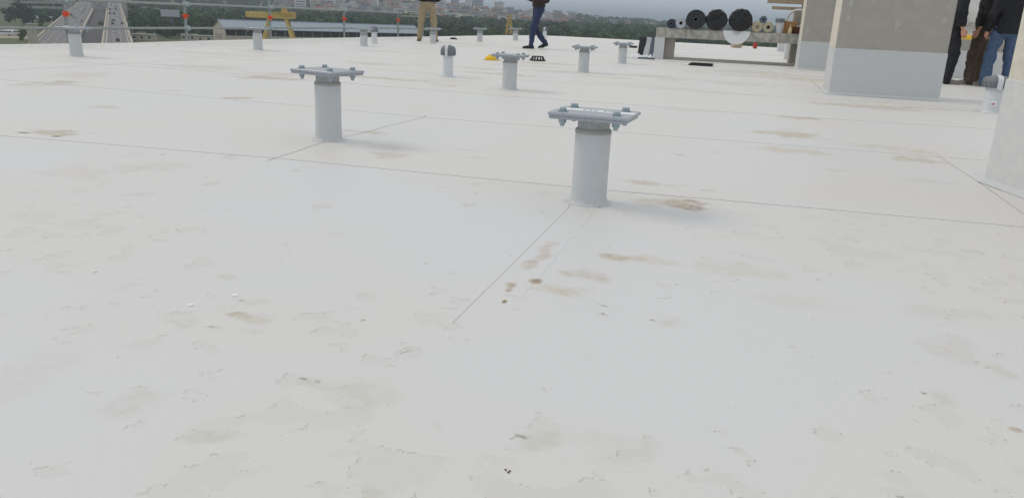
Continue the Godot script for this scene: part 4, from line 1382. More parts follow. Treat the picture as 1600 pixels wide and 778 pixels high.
# ------------------------------------------------------------------ the city on the hill
func build_city():
	var unit := box_mesh(Vector3.ONE, 0.0, Vector3(0, 0.5, 0))
	var st := mb()
	quad(st, Vector3(-0.5, 0, 0.5), Vector3(0.5, 0, 0.5), Vector3(0.5, 1, 0), Vector3(-0.5, 1, 0))
	quad(st, Vector3(0.5, 0, -0.5), Vector3(-0.5, 0, -0.5), Vector3(-0.5, 1, 0), Vector3(0.5, 1, 0))
	tri(st, Vector3(0.5, 0, 0.5), Vector3(0.5, 0, -0.5), Vector3(0.5, 1, 0))
	tri(st, Vector3(-0.5, 0, -0.5), Vector3(-0.5, 0, 0.5), Vector3(-0.5, 1, 0))
	var gable := fin(st)
	var walls := {"white": mat(Color8(214, 212, 208), 0.9), "grey": mat(Color8(160, 160, 164), 0.9), "cream": mat(Color8(206, 196, 172), 0.9), "pink brown": mat(Color8(176, 146, 132), 0.9)}
	var red := mat(Color8(150, 84, 66), 0.9)
	var brown := mat(Color8(116, 90, 78), 0.9)
	var flat := mat(Color8(146, 146, 150), 0.9)
	var win := mat(Color8(70, 78, 90), 0.4)
	var r := RandomNumberGenerator.new()
	r.seed = 2024
	# towers that stand above the skyline: [azimuth, distance, width, height, wall]
	var towers := [[-0.055, 2350, 30, 54, "grey", "tall grey apartment tower, broadest on the skyline of the hill"], [-0.0665, 2330, 16, 50, "white", "slim white apartment tower against the broad grey one"], [-0.083, 2380, 22, 36, "grey", "grey apartment block standing behind the slim white tower"], [-0.098, 2300, 16, 42, "white", "white apartment tower rising over the crowded roofs"], [-0.029, 2420, 26, 28, "white", "white block with a stepped top on the falling skyline"], [-0.122, 2250, 40, 24, "grey", "long grey slab block under the crest of the hill"], [-0.185, 2100, 36, 22, "white", "long white apartment slab among houses on the slope"], [-0.23, 2150, 34, 24, "cream", "cream apartment slab on the wooded part of the slope"], [-0.155, 2200, 24, 30, "pink brown", "pink brown apartment block on the slope"], [-0.275, 2050, 40, 20, "white", "wide white apartment slab above the gantry crane"], [-0.21, 1850, 44, 16, "white", "low wide white hall at the foot of the slope"], [-0.145, 1800, 40, 15, "cream", "low cream hall at the foot of the slope"]]
	for t in towers:
		var x: float = t[0] * t[1]
		var y := land(x, -t[1])
		var o := base("apartment_block", Vector3(x, y - 1.0, -t[1]), -0.1, t[5], "building")
		var d: float = minf(t[2], 18.0)
		var w := part("wall", unit, walls[t[4]], o); w.scale = Vector3(t[2], t[3], d)
		var rf := part("roof_cap", unit, flat, o, Vector3(0, t[3] - 0.3, 0)); rf.scale = Vector3(t[2] + 0.8, 1.2, d + 0.8)
		var lf := part("lift_housing", unit, walls[t[4]], o, Vector3(t[2] * 0.1, t[3] + 0.9, 0)); lf.scale = Vector3(t[2] * 0.3, 3.0, d * 0.5)
		var nx := int(t[2] / 4.6)
		var ny := int(t[3] / 4.4)
		for i in nx:
			for j in ny:
				var wn := part("window", unit, win, o, Vector3((i + 0.5 - nx * 0.5) * t[2] / nx, 2.6 + j * (t[3] - 3.0) / ny, d * 0.5 + 0.02))
				wn.scale = Vector3(2.4, 2.2, 0.3)
	# houses and low blocks
	var names := {"white": "white", "grey": "grey", "cream": "cream", "pink brown": "pinkish brown"}
	for k in 285:
		var u := 0.0
		var d := 0.0
		if k < 245:
			u = -0.30 + 0.36 * pow(r.randf(), 0.9)
			d = r.randf_range(1560, 2480)
		else:
			u = r.randf_range(0.02, 0.17)
			d = r.randf_range(1700, 2900)
		if u < -0.25 and r.randf() < 0.5: u += 0.15
		var x := u * d
		var keys := walls.keys()
		var wc: String = keys[[0, 0, 0, 1, 1, 2, 2, 3][r.randi() % 8]]
		var block := r.randf() < 0.42
		var w := r.randf_range(14, 30) if block else r.randf_range(10, 20)
		var h := r.randf_range(10, 21) if block else r.randf_range(6, 10)
		var o := base("city_house" if not block else "city_block", Vector3(x, land(x, -d) - 1.5, -d), r.randf_range(-0.5, 0.5))
		var wl := part("wall", unit, walls[wc], o); wl.scale = Vector3(w, h, r.randf_range(9, 14))
		if block:
			var rf := part("roof", unit, flat if r.randf() < 0.5 else brown, o, Vector3(0, h, 0)); rf.scale = Vector3(w + 1, 1.4, wl.scale.z + 1)
			tag(o, "%s %s %s flat roofed apartment block on the far hillside" % ["tall" if h > 15.5 else "low", "wide" if w > 22 else "narrow", names[wc]], "building", "flat roofed blocks on the far hillside")
		else:
			var isred := r.randf() < 0.7
			var rf := part("roof", gable, red if isred else brown, o, Vector3(0, h, 0)); rf.scale = Vector3(w + 1.6, r.randf_range(3.0, 5.0), wl.scale.z + 2)
			tag(o, "%s %s house with %s pitched roof on the far hillside" % ["long" if w > 16 else ("small" if w < 12.5 else "plain"), names[wc], "red" if isred else "brown"], "house", "pitched roof houses on the far hillside")
		for c in 3:
			var wn := part("window_band", unit, win, o, Vector3(0, h * (0.2 + c * 0.27), wl.scale.z * 0.5 + 0.02)); wn.scale = Vector3(w * 0.8, h * 0.11, 0.2)

# ------------------------------------------------------------------ trees
func crown_mesh(seed_: int, lumps: int, faces: int, leaf: float) -> ArrayMesh:
	# leaf-clump faces spread through lumps; crown about 1 high and 1 wide, base at 0
	var st := mb()
	var r := RandomNumberGenerator.new()
	r.seed = seed_
	for l in lumps:
		var a := r.randf() * TAU
		var hgt := r.randf_range(0.12, 0.86)
		var ring := 0.36 * sin(PI * clampf(hgt, 0.12, 0.9)) * sqrt(r.randf())
		var c := Vector3(cos(a) * ring, hgt, sin(a) * ring)
		var R := r.randf_range(0.17, 0.28)
		var tone := r.randf_range(0.7, 1.3)
		for k in faces:
			var v := Vector3(r.randfn(), r.randfn() , r.randfn()).normalized()
			var p := c + v * R * (0.72 + 0.38 * r.randf()) * Vector3(1.0, 0.85, 1.0)
			var n := (v + Vector3(r.randfn(), r.randfn() + 0.6, r.randfn()) * 0.45).normalized()
			var t := turned(n)
			var s := leaf * r.randf_range(0.6, 1.3)
			var g := tone * r.randf_range(0.92, 1.08)
			st.set_color(Color(g, g, g))
			var e := t * Vector3(s, 0, 0)
			var f := t * Vector3(0, 0, s * r.randf_range(0.7, 1.1))
			st.add_vertex(p - e - f * 0.4); st.add_vertex(p + f); st.add_vertex(p + e - f * 0.3)
			st.add_vertex(p - e - f * 0.4); st.add_vertex(p + e - f * 0.3); st.add_vertex(p - f)
	st.generate_normals()
	return st.commit()

func build_wood():
	var crowns := [crown_mesh(1, 10, 48, 0.075), crown_mesh(2, 12, 42, 0.07), crown_mesh(3, 8, 58, 0.08)]
	var r := RandomNumberGenerator.new()
	r.seed = 99
	var nz := noise(17, 0.006, 3)
	# the wood along the river: one mass
	for part_k in 2:
		var xf := [[], [], []]
		var tries := 5200 if part_k == 0 else 4200
		for k in tries:
			var u: float
			var d: float
			if part_k == 0:
				u = r.randf_range(-0.62, 0.34)
				d = sqrt(lerpf(470.0 * 470.0, 1420.0 * 1420.0, r.randf()))
			else:
				u = r.randf_range(-0.9, 0.4)
				d = sqrt(lerpf(1400.0 * 1400.0, 2900.0 * 2900.0, r.randf()))
			var x := u * d
			var z := -d
			var y := GROUND
			var h := r.randf_range(11.0, 21.0)
			if part_k == 0:
				var rel := Vector3(x, 0, z) - RO
				var q := rel.dot(RN)
				var s := rel.dot(RD)
				if s > -120 and q > -47.0 and q < 15.0: continue
				if x > -205 and x < -50 and d < 655.0 + 0.25 * (x + 180): continue
				if d < 560 and x < -40: continue
				if u > -0.30 and u < -0.25 and d < 600: continue
				if x < -200 and d < 760 and nz.get_noise_2d(x, z) > -0.12: continue
				if x < -300 and nz.get_noise_2d(x, z) > 0.12: continue
				if q <= -47.0 and d < 1000: h *= 0.62
				if d < 700: h *= 0.72
				elif d < 950: h *= 0.86
			else:
				y = land(x, z)
				var city := u > -0.30 and u < 0.06 and d > 1550
				if city and r.randf() < 0.62: continue
				h *= 0.7 if city else 1.0
			var w := h * r.randf_range(0.75, 1.2)
			var b := Basis(Vector3.UP, r.randf() * TAU).scaled(Vector3(w, h, w))
			var tone := 0.75 + 0.5 * nz.get_noise_2d(x * 2.0, z * 2.0) + r.randf_range(-0.3, 0.45)
			var warm := r.randf_range(0.0, 1.0)
			var c := Color(0.040 + 0.034 * warm, 0.088 + 0.022 * warm, 0.030 + 0.008 * warm) * tone * 1.15
			if part_k == 0 and r.randf() < 0.07: c = Color(0.10, 0.13, 0.05) * tone
			xf[r.randi() % 3].append([Transform3D(b, Vector3(x, y - h * 0.04, z)), c])
		var o := Node3D.new()
		o.name = "riverside_wood" if part_k == 0 else "hillside_wood"
		add_child(o)
		tag(o, "dense dark green wood along the river below the city" if part_k == 0 else "hazy trees covering the hillside between the houses", "wood", "", "stuff")
		for v in 3:
			var mm := MultiMesh.new()
			mm.transform_format = MultiMesh.TRANSFORM_3D
			mm.use_colors = true
			mm.mesh = crowns[v]
			mm.instance_count = xf[v].size()
			for k in xf[v].size():
				mm.set_instance_transform(k, xf[v][k][0])
				mm.set_instance_color(k, xf[v][k][1])
			var mi := MultiMeshInstance3D.new()
			mi.name = "tree_crowns"
			mi.multimesh = mm
			mi.material_override = M.leaf
			o.add_child(mi, true)
			tag(mi, "", "", "", "stuff")
	# trees that stand by themselves between the motorway and the warehouse, and left of the motorway
	var greens := []
	for k in 4:
		var m := mat([srgb(0.05, 0.10, 0.035), srgb(0.07, 0.12, 0.04), srgb(0.04, 0.075, 0.04), srgb(0.12, 0.17, 0.05)][k], 0.85, 0.0, 0.2)
		m.vertex_color_use_as_albedo = true
		greens.append(m)
	var kinds := ["deep green bushy tree", "mid green bushy tree", "dark bluish green tree", "bright light green young tree"]
	var spots := [[-256, -640, 15, 0], [-240, -610, 13, 1], [-275, -660, 16, 2], [-228, -600, 12, 0], [-262, -570, 8, 3], [-245, -560, 10, 1], [-285, -690, 17, 0], [-295, -640, 14, 1], [-270, -600, 12, 2], [-215, -590, 12, 2], [-205, -615, 14, 0], [-234, -660, 16, 1], [-300, -720, 17, 2], [-250, -700, 16, 0], [-220, -680, 17, 1], [-282, -590, 11, 0], [-290, -560, 9, 1],
		[-430, -700, 19, 2], [-452, -716, 15, 0], [-474, -760, 13, 1], [-415, -680, 10, 2], [-505, -770, 15, 0], [-540, -800, 14, 2], [-380, -640, 7, 3], [-318, -540, 6, 3], [-306, -498, 7, 3], [-297, -505, 6, 1], [-340, -590, 6, 1], [-290, -470, 5, 1], [-362, -600, 6, 0], [-282, -455, 5, 3], [-300, -450, 4, 1]]
	for s in spots:
		var beside := "beyond the motorway parapet and the meadow" if s[0] < -0.6 * -s[1] or s[0] < -292 and s[1] > -640 or s[0] < -350 else "between the motorway and the warehouse"
		var o := base("tree", Vector3(s[0], GROUND, s[1]), r.randf() * TAU, "%s %s" % [kinds[s[3]], beside], "tree", "trees by the motorway")
		part("trunk", rod_mesh(Vector3.ZERO, Vector3(0, s[2] * 0.45, 0), s[2] * 0.03, s[2] * 0.014, 7), M.bark, o)
		for k in 3:
			part("limb", rod_mesh(Vector3(0, s[2] * (0.28 + 0.05 * k), 0), Vector3(cos(k * 2.1) * s[2] * 0.2, s[2] * 0.55, sin(k * 2.1) * s[2] * 0.2), s[2] * 0.012, s[2] * 0.006, 5), M.bark, o)
		var c := part("crown", crowns[r.randi() % 3], greens[s[3]], o, Vector3(0, s[2] * 0.12, 0))
		c.scale = Vector3(s[2] * 0.8, s[2] * 0.92, s[2] * 0.8)

# ------------------------------------------------------------------ posts and vents
func build_posts():
	var row := "posts along the roof edge"
	var field := "posts in the middle of the roof"
	roof_post(Vector3(0.335, 0, -3.47), -0.33, 0.406, "membrane wrapped post with a white label strip across its bolted steel plate", field, true)
	roof_post(Vector3(-1.17, 0, -4.87), -0.56, 0.428, "tall membrane wrapped post with turned steel plate, standing on the kinked cross seam", field)
	roof_post(Vector3(-0.11, 0, -8.78), -0.30, 0.378, "membrane wrapped post with bolted plate between the grey capped vent and the hard hat", field)
	roof_post(Vector3(0.95, 0, -12.1), -0.25, 0.382, "membrane wrapped post with bolted plate just past the black drain guard", field)
	roof_post(Vector3(1.89, 0, -15.05), -0.3, 0.372, "membrane wrapped post nearest the end of the beam of rolls", field)
	roof_post(Vector3(-5.94, 0, -10.75), -0.2, 0.38, "membrane wrapped post before the motorway, at the start of the edge row", row)
	roof_post(Vector3(-4.59, 0, -14.1), -0.3, 0.376, "membrane wrapped post before the gantry crane, in the edge row", row)
	roof_post(Vector3(-3.35, 0, -17.25), -0.25, 0.368, "membrane wrapped post close to a small capped vent, in the edge row", row)
	roof_post(Vector3(-2.2, 0, -20.2), -0.3, 0.368, "membrane wrapped post beside the person in khaki trousers", row)
	roof_post(Vector3(-1.18, 0, -23.0), -0.22, 0.366, "membrane wrapped post alone before the wood, in the edge row", row)
	roof_post(Vector3(-0.19, 0, -25.5), -0.3, 0.366, "membrane wrapped post next to the yellow lattice tower, last in the edge row", row)
	roof_vent(Vector3(-0.91, 0, -10.14), 1.40, "white vent pipe with ribbed grey cap near the yellow hard hat")
	roof_vent(Vector3(-3.39, 0, -18.7), 0.0, "white vent pipe with grey cap beside a post of the edge row")
	roof_vent(Vector3(0.82, 0, -28.9), 1.3, "small white capped vent pipe out by the far roof corner")
	roof_vent(Vector3(5.12, 0, -8.65), -0.5, "white vent pipe with grey cap and round sticker, before the standing people", true)

# ------------------------------------------------------------------ railing
func build_railing():
	var o := base("guard_rail", Vector3(-6.3, 0, -14.85), 0.0, "galvanised scaffold guard rail with orange red clamps along the roof edge", "railing")
	var z := Vector3(6.3, 0, 14.85)
	var ps := [Vector3(-10.6, 0, -5.9), Vector3(-8.9, 0, -9.4), Vector3(-7.11, 0, -12.68), Vector3(-6.24, 0, -15.1), Vector3(-5.41, 0, -17.48), Vector3(-4.39, 0, -20.12), Vector3(-3.41, 0, -22.43), Vector3(-2.87, 0, -23.61)]
	var tops := [1.3, 1.3, 1.3, 1.3, 1.25, 0.74, 0.69, 0.74]
	for k in ps.size():
		var p: Vector3 = ps[k] + z
		var post := part("rail_post", rod_mesh(Vector3(p.x, -0.4, p.z), Vector3(p.x, tops[k], p.z), 0.026, 0.026, 14), M.galv, o)
		part("foot_bracket", box_mesh(Vector3(0.09, 0.16, 0.09), 0.006, p + Vector3(0.04, -0.30, 0.02)), M.galv, post)
		if k < 7:
			part("clamp", rod_mesh(p + Vector3(0, 0.455, 0), p + Vector3(0, 0.535, 0), 0.042, 0.038, 12), M.orange, o)
			part("clamp_handle", box_mesh(Vector3(0.11, 0.03, 0.04), 0.006, p + Vector3(0.02, 0.5, 0.02)), M.orange, o)
		for y in [0.28, 0.705]:
			if y > tops[k] or k == 7: continue
			part("coupler", box_mesh(Vector3(0.085, 0.085, 0.10), 0.012, p + Vector3(0.035, y, 0.03)), M.zinc, o)
	var out := Vector3(0.05, 0, 0.022)
	for k in 6:
		var a: Vector3 = ps[k] + z + out
		var b: Vector3 = ps[k + 1] + z + out
		var e := (b - a).normalized() * 0.12
		part("lower_rail", rod_mesh(a - e + Vector3(0, 0.28, 0), b + e * 0.3 + Vector3(0, 0.282, 0), 0.0215, 0.0215, 12), M.galv, o)
		part("upper_rail", rod_mesh(a - e * 0.4 + Vector3(0, 0.712, 0), b + e + Vector3(0, 0.698 - (0.02 if k == 5 else 0.0), 0), 0.0215, 0.0215, 12), M.galv, o)
	var a2: Vector3 = ps[6] + z + out
	var b2: Vector3 = ps[7] + z + out
	part("short_rail", rod_mesh(a2 + Vector3(0, 0.60, 0), b2 + Vector3(0.1, 0.60, -0.2), 0.022, 0.022, 12), M.rail_green, o)
	part("short_rail", rod_mesh(a2 + Vector3(0, 0.28, 0), b2 + Vector3(0.1, 0.25, -0.2), 0.022, 0.022, 12), M.galv, o)

# ------------------------------------------------------------------ the beam and what lies on it
var BO := Vector3(2.88, 0, -17.5)
func bl(x: float, y: float, back: float) -> Vector3:
	return BO + Basis(Vector3.UP, YAW) * Vector3(x, y, -back)

func build_beam_goods():
	var o := base("concrete_beam", BO, YAW, "long raw concrete beam on painted pedestals, laden with rolls", "beam")
	part("beam_end", box_mesh(Vector3(0.62, 0.20, 0.46), 0.006, Vector3(0.31, 0.55, -0.23)), M.concrete_beam, o)
	part("beam", box_mesh(Vector3(2.82, 0.196, 0.455), 0.008, Vector3(2.035, 0.548, -0.232)), M.concrete_beam, o)
	part("pedestal", box_mesh(Vector3(0.21, 0.45, 0.40), 0.006, Vector3(0.09, 0.225, -0.20)), M.coat_pale, o)
	part("inner_pedestal", box_mesh(Vector3(0.20, 0.45, 0.22), 0.006, Vector3(0.297, 0.225, -0.30)), M.concrete, o)
	part("pedestal", box_mesh(Vector3(0.3, 0.45, 0.40), 0.006, Vector3(3.16, 0.225, -0.22)), M.coat, o)
	part("ground_strip", box_mesh(Vector3(2.56, 0.055, 0.12), 0.006, Vector3(1.675, 0.0285, -0.10)), M.concrete, o)
	# two coated pedestals farther back
	for p in [[Vector3(8.55, 0, -26.5), 0.4, 0.55, "coated square pedestal far behind the beam of rolls"], [Vector3(6.75, 0, -20.4), 0.26, 0.47, "narrow coated pedestal close behind the beam of rolls"], [Vector3(3.55, 0, -19.6), 0.16, 0.42, "slim coated pedestal showing under the beam's free end"]]:
		var c := base("roof_pedestal", p[0], YAW, p[3], "pedestal", "coated pedestals behind the beam")
		part("block", box_mesh(Vector3(p[1], p[2], p[1]), 0.008, Vector3(0, p[2] / 2, 0)), M.coat_pale, c)
		part("cap", box_mesh(Vector3(p[1] + 0.02, 0.03, p[1] + 0.02), 0.004, Vector3(0, p[2] + 0.0155, 0)), M.concrete, c)
	var t := 0.65
	roll(bl(0.30, t, 0.25), YAW, 0.094, 0.55, 0.030, M.navy_sheet, M.hole, "small dark blue roll at the free end of the beam")
	roll(bl(0.50, t, 0.25), YAW, 0.110, 0.60, 0.036, M.grey_sheet, M.hole, "pale grey roll with dark core between the blue and black rolls")
	roll(bl(0.80, t, 0.25), YAW, 0.198, 0.70, 0.048, M.black_rubber, M.blue_grey, "big unwrapped black roll with an open core tube")
	wrapped_roll(bl(1.225, t, 0.22), YAW, 0.228, 0.62, 5, "black plastic wrapped roll beside the open black roll")
	wrapped_roll(bl(1.71, t, 0.22), YAW, 0.245, 0.62, 9, "widest black plastic wrapped roll, above the hanging white half disc")
	roll(bl(2.055, t, 0.2), YAW, 0.108, 0.42, 0.040, M.tan_sheet, M.card, "tan roll with hollow core beside the widest wrapped roll")
	roll(bl(2.275, t, 0.2), YAW, 0.108, 0.42, 0.036, M.tan_sheet, M.hole, "tan roll with dark core beside the capped tube")
	roll(bl(2.165, t + 0.183, 0.21), YAW, 0.072, 0.40, 0.026, M.blue_grey, M.hole, "blue grey roll lying on top of the two tan rolls")
	# capped tube
	o = base("capped_tube", bl(2.50, t, 0.12), YAW, "short white tube with grey cap standing on the beam", "tube")
	part("tube", lathe_mesh([Vector2(0.0, 0.0), Vector2(0.068, 0.0), Vector2(0.068, 0.25), Vector2(0, 0.25)], 24, true), M.pvc, o)
	part("cap", lathe_mesh([Vector2(0.067, 0.215), Vector2(0.094, 0.215), Vector2(0.096, 0.28), Vector2(0.08, 0.295), Vector2(0, 0.297)], 24, true), M.cap_grey, o)
	# boxes and a bottle
	o = base("cardboard_box", bl(2.60, t, 0.30), YAW - 0.1, "brown cardboard box on the beam behind the bottle", "box")
	part("carton", box_mesh(Vector3(0.26, 0.24, 0.22), 0.004, Vector3(0.13, 0.12, 0.0)), M.card, o)
	part("flap", box_mesh(Vector3(0.26, 0.004, 0.10), 0.0, Vector3(0.13, 0.243, 0.05)), M.card, o)
	for k in 3: part("print_mark", box_mesh(Vector3(0.03, 0.016, 0.001), 0.0, Vector3(0.13 + 0.036 * k, 0.07, 0.1107)), M.brown, o)
	o = base("bottle", bl(2.715, t, 0.05), YAW, "small cream plastic bottle before the cardboard box", "bottle")
	part("flask", lathe_mesh([Vector2(0, 0), Vector2(0.034, 0.0), Vector2(0.036, 0.01), Vector2(0.036, 0.095), Vector2(0.028, 0.11), Vector2(0.014, 0.118), Vector2(0.014, 0.125)], 18), M.cream_plastic, o)
	part("nozzle", lathe_mesh([Vector2(0.015, 0.12), Vector2(0.015, 0.14), Vector2(0.007, 0.15), Vector2(0.005, 0.185), Vector2(0, 0.187)], 14), M.cream_plastic, o)
	o = base("brown_crate", bl(2.76, t, 0.16), YAW, "dark brown open crate on the beam against the pillar", "crate")
	for s in [[Vector3(0.15, 0.012, -0.07), Vector3(0.30, 0.024, 0.20)], [Vector3(0.15, 0.08, 0.023), Vector3(0.30, 0.112, 0.014)], [Vector3(0.15, 0.08, -0.163), Vector3(0.30, 0.112, 0.014)], [Vector3(0.007, 0.08, -0.07), Vector3(0.014, 0.112, 0.17)], [Vector3(0.293, 0.08, -0.07), Vector3(0.014, 0.112, 0.17)]]:
		part("board", box_mesh(s[1], 0.002, s[0]), M.brown, o)
	part("white_rag", box_mesh(Vector3(0.10, 0.03, 0.08), 0.012, Vector3(0.13, 0.15, -0.05)), M.paper, o)
	# half disc of membrane over the front of the beam
	o = base("membrane_offcut", bl(1.66, 0.655, 0.0), YAW, "white half disc of membrane hanging over the front of the beam", "offcut")
	var half := PackedVector2Array()
	for k in 25: half.append(Vector2(cos(PI + PI * k / 24), sin(PI + PI * k / 24)) * 0.275)
	var st := mb()
	prism(st, half, 0.0, 0.012)
	var hd := part("half_disc", fin(st), M.paper, o, Vector3(0, 0, 0.020)); hd.rotation.x = -PI / 2
	half = PackedVector2Array()
	for k in 17: half.append(Vector2(cos(PI + PI * k / 16), sin(PI + PI * k / 16)) * 0.085)
	st = mb()
	prism(st, half, 0.0, 0.016)
	var hc := part("core_mark", fin(st), M.coat, o, Vector3(0, 0, 0.024)); hc.rotation.x = -PI / 2
	part("fold", box_mesh(Vector3(0.55, 0.004, 0.22), 0.0, Vector3(0, -0.002, -0.095)), M.paper, o)
	# timber on the stub and the white hose
	o = base("timber_plank", bl(2.33, 1.125, 0.60), YAW, "short timber plank lying on the concrete stub", "plank", "planks on the concrete stub")
	part("board", box_mesh(Vector3(1.2, 0.06, 0.2), 0.006, Vector3(0.6, 0.03, 0.0)), M.wood, o)
	o = base("timber_plank", bl(2.22, 1.188, 0.60), YAW, "longer timber plank on spacers, topmost on the concrete stub", "plank", "planks on the concrete stub")
	part("board", box_mesh(Vector3(1.4, 0.10, 0.22), 0.006, Vector3(0.7, 0.11, 0.0)), M.wood, o)
	for x in [0.75, 1.15]: part("spacer", box_mesh(Vector3(0.08, 0.06, 0.18), 0.003, Vector3(x, 0.03, 0)), M.wood, o)
	st = mb()
	var h := []
	var key := [bl(2.60, t + 0.03, 0.44), bl(2.62, 0.85, 0.42), bl(2.68, 1.02, 0.40), bl(2.76, 1.10, 0.36), bl(2.86, 1.13, 0.30), bl(2.95, 1.10, 0.28), bl(3.02, 0.98, 0.28), bl(3.05, 0.8, 0.3), bl(3.05, 0.672, 0.3)]
	var cv := Curve3D.new()
	for k in key.size():
		var tg: Vector3 = (key[mini(k + 1, key.size() - 1)] - key[maxi(k - 1, 0)]) * 0.17
		cv.add_point(key[k], -tg, tg)
	cv.bake_interval = 0.03
	for p in cv.get_baked_points(): h.append(p)
	tube(st, h, 0.022, 10)
	var hose := part("white_hose", fin(st), M.pvc, self)
	tag(hose, "white hose arching from the beam up beside the pillar", "hose")
	# cloth hanging at the top of the pillar
	st = mb()
	st.set_smooth_group(1)
	var nu := 14
	var nv := 16
	var C := func(i, j):
		var u := float(i) / nu
		var v := float(j) / nv
		var w := lerpf(0.26, 0.02, pow(v, 1.2))
		return Vector3(0.03 + 0.05 * v + (u - 0.4) * w, -0.62 * v - 0.08 * u * v, 0.02 + 0.018 * sin(u * 9.0 + v * 2.0) * (0.4 + v))
	for i in nu:
		for j in nv:
			quad(st, C.call(i, j + 1), C.call(i + 1, j + 1), C.call(i + 1, j), C.call(i, j))
	o = base("hanging_cloth", bl(3.36, 1.75, -1.02), YAW, "white pointed cloth hanging on the face of the pillar by the beam", "cloth")
	part("cloth", fin(st), M.paper, o)

# ------------------------------------------------------------------ people
func build_people():
	var black := mottled(Color8(24, 25, 30), Color8(34, 35, 40), 4.0, 0.85, 71)
	var dark := mat(Color8(30, 26, 24), 0.9)
	var khaki := mottled(Color8(152, 136, 110), Color8(172, 156, 130), 3.0, 0.9, 72, 0.2)
	var jeans := mottled(Color8(40, 48, 76), Color8(62, 74, 106), 3.0, 0.9, 73, 0.3)
	var jeans2 := mottled(Color8(62, 80, 108), Color8(88, 108, 138), 3.0, 0.9, 74, 0.3)
	var brown := mottled(Color8(72, 60, 50), Color8(94, 80, 66), 3.0, 0.9, 75, 0.3)
	var maroon := mottled(Color8(56, 44, 42), Color8(66, 52, 48), 3.0, 0.9, 76)
	var boot := mat(Color8(120, 96, 72), 0.8)
	var trainer := mottled(Color8(110, 102, 96), Color8(150, 142, 134), 12.0, 0.8, 77)
	var sole := mat(Color8(50, 46, 44), 0.8)
	var pale_sole := mat(Color8(150, 146, 140), 0.8)
	var stand := func() -> Dictionary: return {"pelvis": Vector3(0, 0.93, 0), "chest": Vector3(0, 1.32, 0.0), "knee": [Vector3(0.12, 0.50, 0.03), Vector3(-0.12, 0.50, 0.03)], "ankle": [Vector3(0.14, 0.085, -0.01), Vector3(-0.14, 0.085, -0.01)], "toe": [Vector3(0.17, 0.03, 0.18), Vector3(-0.17, 0.03, 0.18)], "elbow": [Vector3(0.27, 1.12, -0.06), Vector3(-0.27, 1.12, -0.06)], "wrist": [Vector3(0.26, 0.87, 0.04), Vector3(-0.26, 0.87, 0.04)], "palm": [Vector3(-1, 0, 0.3), Vector3(1, 0, 0.3)], "lift": [0.0, 0.0]}
	var J: Dictionary = stand.call()
	J.knee = [Vector3(0.17, 0.50, 0.04), Vector3(-0.155, 0.50, 0.03)]
	J.ankle = [Vector3(0.215, 0.085, 0.0), Vector3(-0.205, 0.085, -0.02)]
	J.toe = [Vector3(0.24, 0.03, 0.19), Vector3(-0.26, 0.03, 0.16)]
	J.elbow = [Vector3(0.30, 1.12, -0.05), Vector3(-0.33, 1.12, -0.04)]
	J.wrist = [Vector3(0.16, 1.02, 0.16), Vector3(-0.20, 1.0, 0.15)]
	person(Vector3(-2.48, 0, -21.45), PI + 0.1, J, {"hair": dark, "trousers": khaki, "jacket": black, "shoe": boot, "sole": sole, "knee_r": 0.082, "hem_r": 0.066, "hem_y": 0.075, "boot": 0.07}, "person in khaki trousers and black jacket looking out over the roof edge", "people on the roof")
	J = stand.call()
	J.pelvis = Vector3(0, 0.925, -0.06)
	J.chest = Vector3(0, 1.31, -0.02)
	J.knee = [Vector3(0.085, 0.50, 0.10), Vector3(-0.085, 0.505, -0.02)]
	J.ankle = [Vector3(0.085, 0.085, 0.14), Vector3(-0.085, 0.16, -0.32)]
	J.toe = [Vector3(0.09, 0.03, 0.33), Vector3(-0.09, 0.035, -0.17)]
	J.lift = [0.0, -0.005]
	J.elbow = [Vector3(0.27, 1.13, -0.14), Vector3(-0.27, 1.13, -0.1)]
	J.wrist = [Vector3(0.16, 1.16, 0.13), Vector3(-0.16, 1.15, 0.14)]
	person(Vector3(0.33, 0, -19.9), -1.15, J, {"hair": dark, "trousers": jeans, "jacket": maroon, "shoe": M.black_plastic, "sole": sole, "knee_r": 0.072, "hem_r": 0.058, "hem_y": 0.05, "boot": 0.02}, "person in dark blue jeans walking past the hard hat", "people on the roof")
	J = stand.call()
	person(Vector3(7.02, 0, -13.35), PI * 0.45, J, {"hair": dark, "trousers": black, "jacket": black, "shoe": trainer, "sole": pale_sole, "knee_r": 0.078, "hem_r": 0.066, "hem_y": -0.02, "boot": 0.02}, "person in black trousers and grey trainers beside the wide pillar", "people on the roof")
	J = stand.call()
	J.knee = [Vector3(0.20, 0.48, 0.06), Vector3(-0.12, 0.50, 0.02)]
	J.ankle = [Vector3(0.34, 0.085, 0.02), Vector3(-0.14, 0.085, 0.0)]
	J.toe = [Vector3(0.42, 0.03, 0.19), Vector3(-0.2, 0.03, 0.18)]
	person(Vector3(7.62, 0, -13.55), PI + 0.9, J, {"hair": dark, "trousers": brown, "jacket": black, "shoe": trainer, "sole": pale_sole, "knee_r": 0.088, "hem_r": 0.074, "hem_y": 0.0, "boot": 0.02}, "person in brown work trousers standing between the two others", "people on the roof")
	J = stand.call()
	J.knee = [Vector3(0.15, 0.50, 0.03), Vector3(-0.14, 0.50, 0.03)]
	J.ankle = [Vector3(0.18, 0.085, -0.01), Vector3(-0.16, 0.085, -0.01)]
	J.toe = [Vector3(0.24, 0.03, 0.16), Vector3(-0.2, 0.03, 0.16)]
	person(Vector3(7.66, 0, -13.0), PI - 0.1, J, {"hair": dark, "trousers": jeans2, "jacket": black, "shoe": trainer, "sole": pale_sole, "knee_r": 0.086, "hem_r": 0.07, "hem_y": -0.10, "boot": 0.02}, "person in light blue jeans and long black jacket seen from behind", "people on the roof")

